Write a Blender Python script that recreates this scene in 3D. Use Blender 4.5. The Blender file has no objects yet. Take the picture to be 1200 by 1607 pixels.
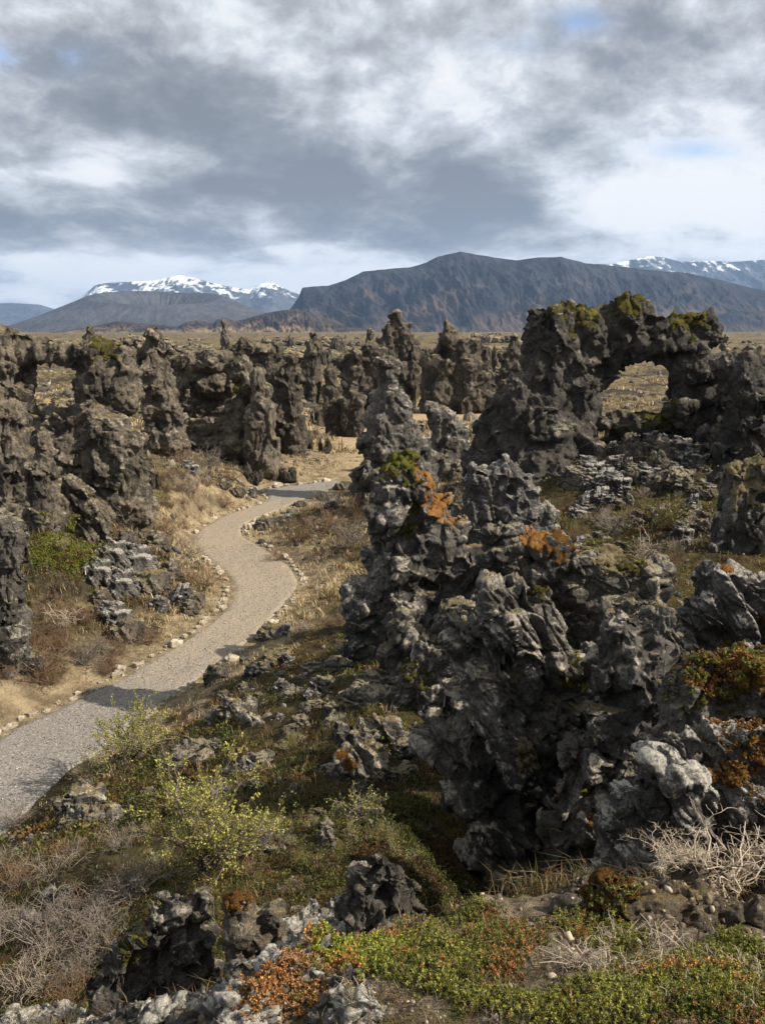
import bpy, math, random, time
import numpy as np
from mathutils import Vector, Euler
T0 = time.time()
R = math.radians
rng = np.random.default_rng(7)
random.seed(7)
SC = bpy.context.scene
COL = SC.collection

# ------------------------------------------------------------------ camera and measuring helpers
CAMZ, PITCH, FPX = 8.0, R(11.1), 1448.5
def ray(px, py):
    u = (np.asarray(px, float) - 600) / FPX; v = (803.5 - np.asarray(py, float)) / FPX
    return u, math.cos(PITCH) + v * math.sin(PITCH), -math.sin(PITCH) + v * math.cos(PITCH)
def W(px, py, D):
    a, b, c = ray(px, py); return np.array([a / b * D, D, CAMZ + c / b * D])
def G(px, py, z=0.0):
    a, b, c = ray(px, py); D = (z - CAMZ) / (c / b); return np.array([a / b * D, D, z])

# ------------------------------------------------------------------ numpy noise
_P = np.random.default_rng(3).permutation(256).astype(np.int32)
_P = np.concatenate([_P, _P, _P])
_g = np.random.default_rng(5).normal(size=(256, 3)); _g /= np.linalg.norm(_g, axis=1)[:, None]
_g = _g.astype(np.float32)
def perlin(x, y, z=0.0):
    x = np.asarray(x, np.float32); y = np.asarray(y, np.float32); z = np.broadcast_to(np.asarray(z, np.float32), x.shape)
    xi = np.floor(x); yi = np.floor(y); zi = np.floor(z)
    fx = x - xi; fy = y - yi; fz = z - zi
    xi = xi.astype(np.int32) & 255; yi = yi.astype(np.int32) & 255; zi = zi.astype(np.int32) & 255
    u = fx*fx*fx*(fx*(fx*6-15)+10); v = fy*fy*fy*(fy*(fy*6-15)+10); w = fz*fz*fz*(fz*(fz*6-15)+10)
    def c(i, j, k):
        h = _P[_P[_P[(xi+i) & 255] + ((yi+j) & 255)] + ((zi+k) & 255)]
        g = _g[h]
        return g[..., 0]*(fx-i) + g[..., 1]*(fy-j) + g[..., 2]*(fz-k)
    a = c(0,0,0); a = a + u*(c(1,0,0)-a); b = c(0,1,0); b = b + u*(c(1,1,0)-b); a = a + v*(b-a)
    d = c(0,0,1); d = d + u*(c(1,0,1)-d); e = c(0,1,1); e = e + u*(c(1,1,1)-e); d = d + v*(e-d)
    return (a + w*(d-a)) * 1.6
def fbm(x, y, z=0.0, s=1.0, o=4, ridged=False):
    t = 0; a = 1.0; n = 0
    for i in range(o):
        p = perlin(np.asarray(x)*s + i*17.3, np.asarray(y)*s + i*9.1, np.asarray(z)*s + i*3.7)
        if ridged: p = 1 - 2*np.abs(p)
        t = t + a*p; n += a; a *= 0.5; s *= 2.03
    return t / n
def sst(a, b, x):
    t = np.clip((x-a)/(b-a), 0, 1); return t*t*(3-2*t)

# ------------------------------------------------------------------ object helpers
def tag(o, label=None, cat=None, group=None, kind=None):
    if label: o['label'] = label
    if cat: o['category'] = cat
    if group: o['group'] = group
    if kind: o['kind'] = kind
    return o
def mesh_np(name, V, F, mats=(), smooth=True, attrs=None, midx=None):
    """V (n,3); F (m,k) array of equal-sized faces or list of such arrays"""
    me = bpy.data.meshes.new(name)
    Fs = F if isinstance(F, list) else [F]
    Fs = [np.asarray(f, np.int32) for f in Fs if len(f)]
    V = np.asarray(V, np.float32)
    nl = sum(f.size for f in Fs); nf = sum(len(f) for f in Fs)
    me.vertices.add(len(V)); me.vertices.foreach_set('co', V.ravel())
    me.loops.add(nl); me.polygons.add(nf)
    me.loops.foreach_set('vertex_index', np.concatenate([f.ravel() for f in Fs]))
    tot = np.concatenate([np.full(len(f), f.shape[1], np.int32) for f in Fs])
    st = np.concatenate([[0], np.cumsum(tot)[:-1]]).astype(np.int32)
    me.polygons.foreach_set('loop_start', st)
    if midx is not None: me.polygons.foreach_set('material_index', np.asarray(midx, np.int32))
    me.update(calc_edges=True); me.validate()
    if smooth: me.polygons.foreach_set('use_smooth', np.ones(len(me.polygons), bool))
    for m in mats: me.materials.append(m)
    for k, a in (attrs or {}).items():
        a = np.asarray(a, np.float32)
        if a.ndim == 1:
            at = me.attributes.new(k, 'FLOAT', 'POINT'); at.data.foreach_set('value', a)
        else:
            at = me.attributes.new(k, 'FLOAT_COLOR', 'POINT')
            at.data.foreach_set('color', np.concatenate([a, np.ones((len(a), 1), np.float32)], 1).ravel())
    return me
def link(name, me, parent=None, loc=None):
    o = bpy.data.objects.new(name, me); COL.objects.link(o)
    if parent is not None: o.parent = parent
    if loc is not None: o.location = loc
    return o

# ------------------------------------------------------------------ node helper
class NT:
    def __init__(s, nt): s.nt = nt; s.N = nt.nodes; s.L = nt.links
    def node(s, typ, **kw):
        n = s.N.new(typ)
        ins = kw.pop('ins', {})
        for k, v in kw.items(): setattr(n, k, v)
        for k, v in ins.items(): s.set(n.inputs[k], v)
        return n
    def set(s, sock, v):
        if isinstance(v, bpy.types.NodeSocket): s.L.new(v, sock)
        elif v is not None: sock.default_value = v
    def math(s, op, a, b=None, c=None, clamp=False):
        n = s.N.new('ShaderNodeMath'); n.operation = op; n.use_clamp = clamp
        s.set(n.inputs[0], a)
        if b is not None: s.set(n.inputs[1], b)
        if c is not None: s.set(n.inputs[2], c)
        return n.outputs[0]
    def vmath(s, op, a, b=None, out=0):
        n = s.N.new('ShaderNodeVectorMath'); n.operation = op
        s.set(n.inputs[0], a)
        if b is not None:
            s.set(n.inputs['Scale'] if op == 'SCALE' else n.inputs[1], b)
        return n.outputs[out]
    def noise(s, vec, scale, detail=4, rough=0.55, dist=0.0, out='Fac', typ='FBM'):
        n = s.N.new('ShaderNodeTexNoise'); n.noise_dimensions = '3D'; n.noise_type = typ
        s.set(n.inputs['Vector'], vec); n.inputs['Scale'].default_value = scale; n.inputs['Detail'].default_value = detail
        n.inputs['Roughness'].default_value = rough; n.inputs['Distortion'].default_value = dist
        return n.outputs[out]
    def voro(s, vec, scale, feature='F1', out='Distance', rnd=1.0):
        n = s.N.new('ShaderNodeTexVoronoi'); n.feature = feature; s.set(n.inputs['Vector'], vec)
        n.inputs['Scale'].default_value = scale; n.inputs['Randomness'].default_value = rnd
        return n.outputs[out]
    def mr(s, v, a, b, c=0.0, d=1.0, smooth=True):
        n = s.N.new('ShaderNodeMapRange'); n.interpolation_type = 'SMOOTHSTEP' if smooth else 'LINEAR'
        s.set(n.inputs[0], v)
        for i, x in enumerate((a, b, c, d)): s.set(n.inputs[i+1], x)
        return n.outputs[0]
    def mix(s, f, a, b, blend='MIX'):
        n = s.N.new('ShaderNodeMix'); n.data_type = 'RGBA'; n.blend_type = blend
        def cc(x): return (*x, 1.0) if isinstance(x, tuple) and len(x) == 3 else x
        s.set(n.inputs[0], f); s.set(n.inputs[6], cc(a)); s.set(n.inputs[7], cc(b)); return n.outputs[2]
    def attr(s, name, out='Fac'):
        n = s.N.new('ShaderNodeAttribute'); n.attribute_name = name; return n.outputs[out]
def new_mat(name):
    m = bpy.data.materials.new(name); m.use_nodes = True; t = NT(m.node_tree)
    b = t.N['Principled BSDF']
    return m, t, b
def bump(t, h, dist, strength=1.0, prev=None):
    n = t.N.new('ShaderNodeBump'); n.inputs['Strength'].default_value = strength; n.inputs['Distance'].default_value = dist
    t.L.new(h, n.inputs['Height'])
    if prev is not None: t.L.new(prev, n.inputs['Normal'])
    return n.outputs[0]

# ------------------------------------------------------------------ materials
def rock_mat(name, dark, mid, lich, lich_amt=0.5, moss=(0.16, 0.125, 0.05), moss_amt=0.4, bs=1.0, rough=0.75, fs=1.0, black=0.0):
    m, t, b = new_mat(name)
    tc = t.node('ShaderNodeTexCoord').outputs['Object']
    geo = t.N.new('ShaderNodeNewGeometry')
    sep = t.N.new('ShaderNodeSeparateXYZ'); t.L.new(geo.outputs['Normal'], sep.inputs[0]); up = sep.outputs[2]
    n1 = t.noise(tc, 0.9*fs, 6, 0.62); n2 = t.noise(tc, 4.5*fs, 7, 0.7); n3 = t.noise(tc, 22*fs, 5, 0.7)
    c = t.mix(t.mr(t.math('ADD', t.math('MULTIPLY', n1, 0.6), t.math('MULTIPLY', n2, 0.4)), 0.38, 0.62), dark, mid)
    # grey crust lichen: patches, more on the faces that see the sky
    cr = t.attr('crest')
    g = t.math('ADD', t.math('ADD', t.math('MULTIPLY', n2, 0.9), t.math('MULTIPLY', up, 0.26)), t.math('MULTIPLY', t.math('MINIMUM', t.math('MAXIMUM', cr, -1.5), 1.5), 0.11))
    g = t.math('ADD', g, t.math('MULTIPLY', n3, 0.35))
    lm = t.mr(g, 0.98 - 0.34*lich_amt, 1.16 - 0.34*lich_amt)
    c = t.mix(t.math('MULTIPLY', t.mr(n3, 0.52, 0.40), 0.55), c, dark)
    c = t.mix(t.math('MULTIPLY', lm, 0.9), c, t.mix(t.mr(n3, 0.3, 0.62), tuple(x*.55 for x in lich), lich))
    # pin-head white lichen specks
    sp = t.mr(t.voro(tc, 9*fs), 0.16, 0.10)
    sp = t.math('MULTIPLY', sp, t.mr(n2, 0.52, 0.62))
    c = t.mix(t.math('MULTIPLY', sp, 0.55), c, tuple(min(1, x*1.35) for x in lich))
    # moss carpet on upward faces
    mm = t.math('ADD', t.math('MULTIPLY', up, 0.9), t.math('MULTIPLY', t.noise(tc, 1.3*fs, 5, 0.65), 0.9))
    mm = t.mr(mm, 1.42 - 0.45*moss_amt, 1.62 - 0.45*moss_amt)
    mc = t.mix(t.mr(n1, 0.4, 0.65), moss, (moss[0]*1.6, moss[1]*1.5, moss[2]*1.6))
    mc = t.mix(t.mr(n3, 0.35, 0.7), mc, (moss[0]*0.5, moss[1]*0.55, moss[2]*0.4))
    c = t.mix(mm, c, mc)
    t.L.new(c, b.inputs['Base Color'])
    t.L.new(t.mr(n2, 0.3, 0.7, rough - 0.12, rough + 0.15), b.inputs['Roughness'])
    b.inputs['Specular IOR Level'].default_value = 0.35
    h1 = t.noise(tc, 9*fs, 8, 0.72)
    v1 = t.voro(t.vmath('ADD', tc, t.vmath('SCALE', t.noise(tc, 5*fs, 3, out='Color'), 0.25/fs)), 7*fs, 'DISTANCE_TO_EDGE')
    vn = t.N.new('ShaderNodeTexVoronoi'); vn.feature = 'F1'; t.L.new(t.vmath('MULTIPLY', tc, (1, 1, .6)), vn.inputs['Vector']); vn.inputs['Scale'].default_value = 6.5*fs
    fd = t.vmath('DOT_PRODUCT', t.vmath('SUBTRACT', t.vmath('MULTIPLY', tc, (1, 1, .6)), vn.outputs['Position']), t.vmath('SUBTRACT', vn.outputs['Color'], (.5, .5, .5)), out=1)
    hh = t.math('ADD', t.math('MULTIPLY', h1, .8), t.math('MULTIPLY', t.mr(v1, 0.0, 0.10), 0.18))
    hh = t.math('ADD', hh, t.math('MULTIPLY', fd, 3.0*fs))
    pit = t.math('MULTIPLY', t.mr(t.voro(tc, 17*fs), 0.30, 0.05), t.mr(n2, .45, .6)); hh = t.math('SUBTRACT', hh, t.math('MULTIPLY', pit, .22))
    nb = bump(t, hh, 0.20*bs/fs)
    nb = bump(t, t.noise(tc, 38*fs, 4, 0.75), 0.05*bs/fs, 1.0, nb)
    t.L.new(nb, b.inputs['Normal'])
    return m
LAVA = rock_mat('lava_dark', (0.036, 0.034, 0.032), (0.25, 0.23, 0.20), (0.62, 0.56, 0.46), 0.70, moss=(0.26, 0.20, 0.10), moss_amt=0.62)
LAVA_ARCH = rock_mat('lava_arch', (0.028, 0.026, 0.0235), (0.135, 0.12, 0.10), (0.40, 0.35, 0.27), 0.50, moss=(0.13, 0.105, 0.035), moss_amt=0.45)
LAVA_WARM = rock_mat('lava_brown', (0.048, 0.042, 0.034), (0.28, 0.235, 0.175), (0.50, 0.435, 0.325), 0.60, moss=(0.24, 0.185, 0.085), moss_amt=0.68)
LAVA_FAR = rock_mat('lava_far', (0.036, 0.031, 0.026), (0.18, 0.15, 0.113), (0.40, 0.34, 0.25), 0.52, moss=(0.25, 0.20, 0.09), moss_amt=0.78, bs=1.3)
LAVA_PALE = rock_mat('lava_pale', (0.05, 0.047, 0.045), (0.24, 0.225, 0.205), (0.58, 0.54, 0.47), 0.70, moss_amt=0.25)
LAVA_GREY = rock_mat('lava_grey_coated', (0.035, 0.032, 0.030), (0.20, 0.18, 0.15), (0.50, 0.45, 0.37), 0.68, moss=(0.32, 0.275, 0.19), moss_amt=0.95)
LAVA_NEAR = rock_mat('lava_near_pale', (0.05, 0.046, 0.042), (0.30, 0.28, 0.245), (0.66, 0.62, 0.54), 0.74, moss=(0.21, 0.165, 0.08), moss_amt=0.35, fs=2.2, bs=0.9)
LAVA_SLOPE = rock_mat('lava_slope', (0.034, 0.031, 0.028), (0.20, 0.178, 0.148), (0.50, 0.45, 0.37), 0.66, moss=(0.14, 0.115, 0.05), moss_amt=0.5, fs=1.5)
STONE = rock_mat('kerb_stone', (0.24, 0.20, 0.15), (0.42, 0.36, 0.27), (0.60, 0.52, 0.40), 0.6, moss_amt=0.05, fs=3.0, bs=.22)

def moss_mat(name, c1, c2, c3, s=14.0, d=0.04):
    m, t, b = new_mat(name)
    tc = t.node('ShaderNodeTexCoord').outputs['Object']
    n1 = t.noise(tc, s*0.25, 5, 0.65); n2 = t.noise(tc, s, 6, 0.75)
    c = t.mix(t.mr(n1, 0.38, 0.62), c1, c2); c = t.mix(t.mr(n2, 0.5, 0.72), c, c3)
    t.L.new(c, b.inputs['Base Color']); b.inputs['Roughness'].default_value = 0.95; b.inputs['Specular IOR Level'].default_value = 0.1
    nb = bump(t, n2, d*1.6); nb = bump(t, t.noise(tc, s*4, 3, 0.7), d*0.5, 1, nb)
    t.L.new(nb, b.inputs['Normal'])
    return m
MOSS = dict(
    green=moss_mat('moss_green', (0.075, 0.085, 0.018), (0.19, 0.19, 0.035), (0.03, 0.035, 0.012)),
    yellow=moss_mat('moss_yellow', (0.13, 0.125, 0.03), (0.25, 0.22, 0.05), (0.07, 0.06, 0.02)),
    orange=moss_mat('lichen_orange', (0.36, 0.16, 0.045), (0.48, 0.25, 0.08), (0.16, 0.09, 0.035)),
    tan=moss_mat('moss_tan', (0.20, 0.16, 0.085), (0.36, 0.30, 0.18), (0.09, 0.065, 0.03)),
    rust=moss_mat('moss_rust', (0.13, 0.065, 0.018), (0.24, 0.12, 0.03), (0.04, 0.03, 0.012)),
    grey=moss_mat('moss_grey', (0.17, 0.155, 0.125), (0.30, 0.275, 0.23), (0.08, 0.07, 0.055)),
    olive=moss_mat('moss_olive', (0.07, 0.062, 0.018), (0.13, 0.115, 0.03), (0.03, 0.024, 0.01)))
# ------------------------------------------------------------------ gravel path outline (both edges lie on z = 0)
PL = [(-140, 1300), (0, 1203), (17, 1162), (75, 1121), (125, 1096), (196, 1062), (250, 1029), (312, 992), (358, 954), (378, 912), (358, 887), (321, 864), (308, 842), (322, 826), (346, 815), (400, 799), (421, 785), (414, 772), (405, 763)]
PR = [(-100, 1390), (30, 1262), (80, 1222), (125, 1196), (217, 1121), (292, 1081), (346, 1042), (400, 1000), (442, 954), (465, 925), (452, 896), (417, 871), (375, 850), (371, 833), (404, 808), (442, 794), (475, 782), (510, 774), (520, 770)]
PT = [(405, 763), (430, 759), (470, 759), (500, 757), (520, 752), (545, 735), (558, 722), (560, 708), (552, 700), (545, 690)]
PB = [(520, 770), (522, 769), (523, 767), (524, 766), (535, 760), (555, 745), (572, 728), (574, 712), (568, 700), (560, 690)]
def resample(P, n):
    P = np.array(P, float); s = np.concatenate([[0], np.cumsum(np.linalg.norm(np.diff(P, axis=0), axis=1))])
    t = np.linspace(0, s[-1], n); k = np.stack([np.interp(t, s, P[:, i]) for i in range(P.shape[1])], 1)
    for _ in range(3):
        k[1:-1] = (k[:-2] + 2*k[1:-1] + k[2:]) / 4
    return k
# dense matched edges in world space
def wpts(P): return np.array([G(a, b) for a, b in P])
_eL = wpts(PL); _eR = wpts(PR)
def pair(A, B, n):
    A = resample_idx(A, n); B = resample_idx(B, n); return A, B
def resample_idx(P, n):
    t = np.linspace(0, len(P)-1, n); i = np.arange(len(P))
    k = np.stack([np.interp(t, i, P[:, j]) for j in range(3)], 1)
    for _ in range(14): k[1:-1] = (k[:-2] + 2*k[1:-1] + k[2:]) / 4
    return k
EL, ER = pair(_eL, _eR, 240)
TL, TR = pair(wpts(PT), wpts(PB), 90)
# centre line with half width for the height field
def centre(A, B): return np.concatenate([(A[:, :2]+B[:, :2])/2, np.linalg.norm(A[:, :2]-B[:, :2], axis=1)[:, None]/2], 1)
CL = centre(EL, ER)
for _ in range(6): CL[1:-1, 2] = (CL[:-2, 2] + 2*CL[1:-1, 2] + CL[2:, 2]) / 4
TRAIL = resample([(*G(545, 742)[:2], 0.7), (*G(566, 722)[:2], 1.2), (*G(560, 700)[:2], 2.0), (*G(540, 684)[:2], 2.2), (*G(570, 660)[:2], 2), (*G(640, 655)[:2], 3.0), (*G(720, 652)[:2], 4.5), (*G(775, 636)[:2], 5), (*G(830, 626)[:2], 4)], 90)
BRANCH = resample([(*G(430, 776)[:2], .8), (*G(465, 768)[:2], 1.2), (*G(500, 764)[:2], 1.2), (*G(520, 760)[:2], 1.0), (*G(538, 757)[:2], 0.8)], 70)
def dist_line(x, y, L):
    """signed distance to the edge of a strip: <0 inside"""
    best = np.full(x.shape, 1e9)
    for i in range(0, len(L), 2):
        d = np.hypot(x - L[i, 0], y - L[i, 1]) - L[i, 2]
        np.minimum(best, d, out=best)
    return best
def path_d(x, y):
    best = np.full(x.shape, 50.0)
    m = (np.abs(x) < 30) & (y > 8) & (y < 70)
    if m.any(): best[m] = np.minimum(dist_line(x[m], y[m], CL), dist_line(x[m], y[m], BRANCH))
    return best
def trail_d(x, y):
    best = np.full(x.shape, 50.0); m = (np.abs(x) < 40) & (y > 40) & (y < 130)
    if m.any(): best[m] = dist_line(x[m], y[m], TRAIL)
    return best

# ------------------------------------------------------------------ terrain base from measured points
C = []
def cz(px, py, D): C.append(W(px, py, D))
for l in (CL, BRANCH, TRAIL):
    for p in l[::9]: C.append((p[0], p[1], 0.0))
for p in CL[::14]:       # just off the path it stays nearly level
    pass
for a in [(60,1130,17.2),(100,1000,22),(60,920,24),(150,880,26),(100,832,25.5),(250,930,26.5),(200,790,33),(280,730,40),(350,745,46),(300,800,37),(30,1000,21),(0,1100,17.5),
          (200,1000,23.6),(300,880,30.5),(500,850,33),(560,850,32),(520,930,26.5),(540,800,38),(470,1000,22),(430,1050,19),(400,1100,16.6),(300,1150,14.3),(230,1215,12.9),(100,1270,12.9),(150,1240,13.6),(60,1330,10.8),
          (30,1450,8.3),(50,1600,6.4),(300,1300,10.3),(450,1200,12.3),(430,1300,9.4),(550,1150,12.2),(600,1250,9.3),(530,1380,7.6),(650,1310,8.4),(250,1480,6.6),(150,1400,8.0),(400,1390,7.3),
          (560,1050,15.0),(500,1090,15.8),(640,1100,13.5),
          (980,850,27),(900,830,28),(1060,850,26),(1000,720,34),(930,720,34),(1080,720,34),(1000,665,38),(1120,900,20),(820,800,31),(740,800,34),(1180,700,34),
          (500,700,62),(350,700,55),(480,640,80),(600,600,110),(700,600,110),(100,680,42),(20,650,44)]: cz(*a)
C += [(0,0,6.35),(1.2,0.3,6.35),(-1.2,0.2,6.2),(0,-6,6),(8,-6,5.5),(-8,-6,4.5),(0,-18,3),(18,-15,2),(-18,-15,1),(-6,3,3.6),(-4,0,5.0),(6,3,5.0),(-12,4,2.2),(-16,12,.8),(-22,20,1.2)]
for a in [(800,1600,2.0),(600,1600,2.1),(1100,1600,2.05),(900,1440,3.05),(700,1440,3.1),(600,1470,2.95),(1100,1470,3.3),(1180,1400,4.0),(1000,1400,3.75),(900,1430,3.4),(1180,1345,4.8),(480,1560,2.4),(380,1607,2.35),(450,1500,2.9)]: cz(*a)
C += [W(750,1400,8.5)-[0,0,.9], W(680,1450,5.2)-[0,0,.9], W(850,1400,7.6)-[0,0,.8], W(1000,1250,8)-[0,0,2.2], W(1150,1200,8.5)-[0,0,2.6], W(900,1050,13)-[0,0,.8], W(350,1560,4.3)-[0,0,.3], W(560,1480,4.4)-[0,0,.7], W(220,1600,4.6)-[0,0,.1], W(450,1470,4.8)-[0,0,.6],
      W(1150,1050,14)-[0,0,2.2], W(800,900,20)-[0,0,.8], W(700,950,17)-[0,0,.8]]
C += [(14,4,2.5),(14,12,1.5),(18,20,1.6),(24,34,2.5),(-26,34,2.5),(-30,50,2.0),(30,50,2.5),(-40,20,1.5),(40,15,1.5),(-55,60,.6),(55,60,.6),(-60,0,0),(60,0,0),(0,-45,0),(-45,-40,0),(45,-40,0)]
for x in (-60,-35,-12,12,35,60):
    C += [(x, 85+abs(x)*.1, 0.5), (x, 108, 0.3)]
for (x, y, z) in ((14,42,3.4),(10,44,2.0),(18,55,1.5),(12,60,.6),(-14,60,1.0),(-5,66,.4)): C.append((x, y, z))
C = np.array([np.asarray(c, float) for c in C])
_cx = C[:, :2]
_d = np.linalg.norm(_cx[:, None]-_cx[None], axis=2)
_K = _d + np.eye(len(C))*(-0.35)       # linear kernel with a little smoothing
_K = np.block([[_K, np.ones((len(C), 1))], [np.ones((1, len(C))), np.zeros((1, 1))]])
_w = np.linalg.solve(_K, np.concatenate([C[:, 2], [0]]))
GX0, GY0, GS = -72.0, -50.0, 0.4
_gx = np.arange(GX0, 72, GS); _gy = np.arange(GY0, 120, GS)
_X, _Y = np.meshgrid(_gx, _gy, indexing='ij')
_Z = np.full(_X.shape, _w[-1])
for i in range(len(C)): _Z += _w[i]*np.hypot(_X-C[i, 0], _Y-C[i, 1])
def base_h(x, y):
    r = np.hypot(x, y)
    fx = np.clip((x-GX0)/GS, 0, len(_gx)-1.001); fy = np.clip((y-GY0)/GS, 0, len(_gy)-1.001)
    ix = fx.astype(int); iy = fy.astype(int); fx = fx-ix; fy = fy-iy
    z = (_Z[ix, iy]*(1-fx)+_Z[ix+1, iy]*fx)*(1-fy) + (_Z[ix, iy+1]*(1-fx)+_Z[ix+1, iy+1]*fx)*fy
    return z*(1-sst(52, 100, r-np.clip(y-45, 0, 18)*.8))
def H(x, y):
    x = np.asarray(x, float); y = np.asarray(y, float)
    r = np.hypot(x, y); z = base_h(x, y)
    pd = path_d(x, y); td = trail_d(x, y)
    free = sst(0.0, 0.9, pd)*sst(-1.0, 2.0, td)
    near = 1 - sst(45, 90, r)
    f1 = fbm(x, y, 0, 0.45, 3); f2 = fbm(x, y, 5, 1.6, 4); f3 = fbm(x, y, 9, 6.0, 3)
    calm = sst(1.0, 4.0, r)
    amp = sst(0.0, 3.0, pd)
    n = (0.30*f1*amp + 0.13*f2*(.4+.6*amp) + 0.035*f3)*calm
    rough = sst(0.15, 0.5, fbm(x, y, 21, 0.22, 3)) * sst(1.5, 4, pd)
    n = n + rough*0.28*fbm(x, y, 30, 1.1, 4, True)*near*calm
    # lava hummocks of the plain
    far = sst(60, 160, r)
    hum = np.maximum(fbm(x, y, 40, 0.035, 5, True)+0.05, 0)
    patch = sst(-0.15, 0.25, fbm(x, y, 50, 0.008, 3))
    n = n + far*sst(3, 9, td)*(2.6*hum*patch + 0.25*f1)*(1+sst(300, 1500, r)*1.0) * sst(14000, 3000, r)
    z = z*(1-(1-sst(0, 1.2, pd))) + n*free
    z = np.where(pd < 0, z - 0.035*sst(0, -0.25, pd), z)
    z = z*(1-(1-sst(-1.0, 2.5, td))*(r < 130)) 
    return z
def hit(px, py, D0=1.2, D1=400):
    a, b, c = ray(px, py); D = D0*np.exp(np.linspace(0, math.log(D1/D0), 900))
    z = CAMZ + c/b*D; h = H(a/b*D, D)
    k = np.nonzero(z < h)[0]
    i = k[0] if len(k) else len(D)-1
    return np.array([a/b*D[i], D[i], h[i]])

# ------------------------------------------------------------------ the ground, one polar sheet out to the horizon
th = np.concatenate([np.arange(-180, -29, 4.0), np.arange(-29, 29.001, 0.068), np.arange(33, 179, 4.0)])
rr = [0.35]
while rr[-1] < 20000:
    r_ = rr[-1]; rr.append(r_*(1 + (0.0085 if r_ < 3 else 0.0062 if r_ < 45 else 0.007 if r_ < 180 else 0.018 if r_ < 900 else 0.05)))
rr = np.array(rr); nt_, nr_ = len(th), len(rr)
TH, RR = np.meshgrid(np.radians(th), rr, indexing='ij')
gx = (np.sin(TH)*RR).ravel(); gy = (np.cos(TH)*RR).ravel()
gz = H(gx, gy)
idx = np.arange(nt_*nr_).reshape(nt_, nr_)
nxt = np.roll(idx, -1, 0)
F = np.stack([idx[:, :-1], nxt[:, :-1], nxt[:, 1:], idx[:, 1:]], -1).reshape(-1, 4)[:, ::-1]
Vg = np.stack([gx, gy, gz], 1)
Vg = np.vstack([Vg, [[0, 0, float(gz[idx[:, 0]].mean())]]])
cap = np.stack([idx[:, 0], nxt[:, 0], np.full(nt_, len(Vg)-1)], 1)
def fixw(V, F):
    a, b, c = V[F[::97, 0]], V[F[::97, 1]], V[F[::97, 2]]
    return F[:, ::-1] if np.cross(b-a, c-a)[:, 2].sum() < 0 else F
F = fixw(Vg, F); cap = fixw(Vg, np.repeat(cap, 97, 0))[::97] if len(cap) else cap
pd = path_d(gx, gy); td = trail_d(gx, gy)
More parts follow.
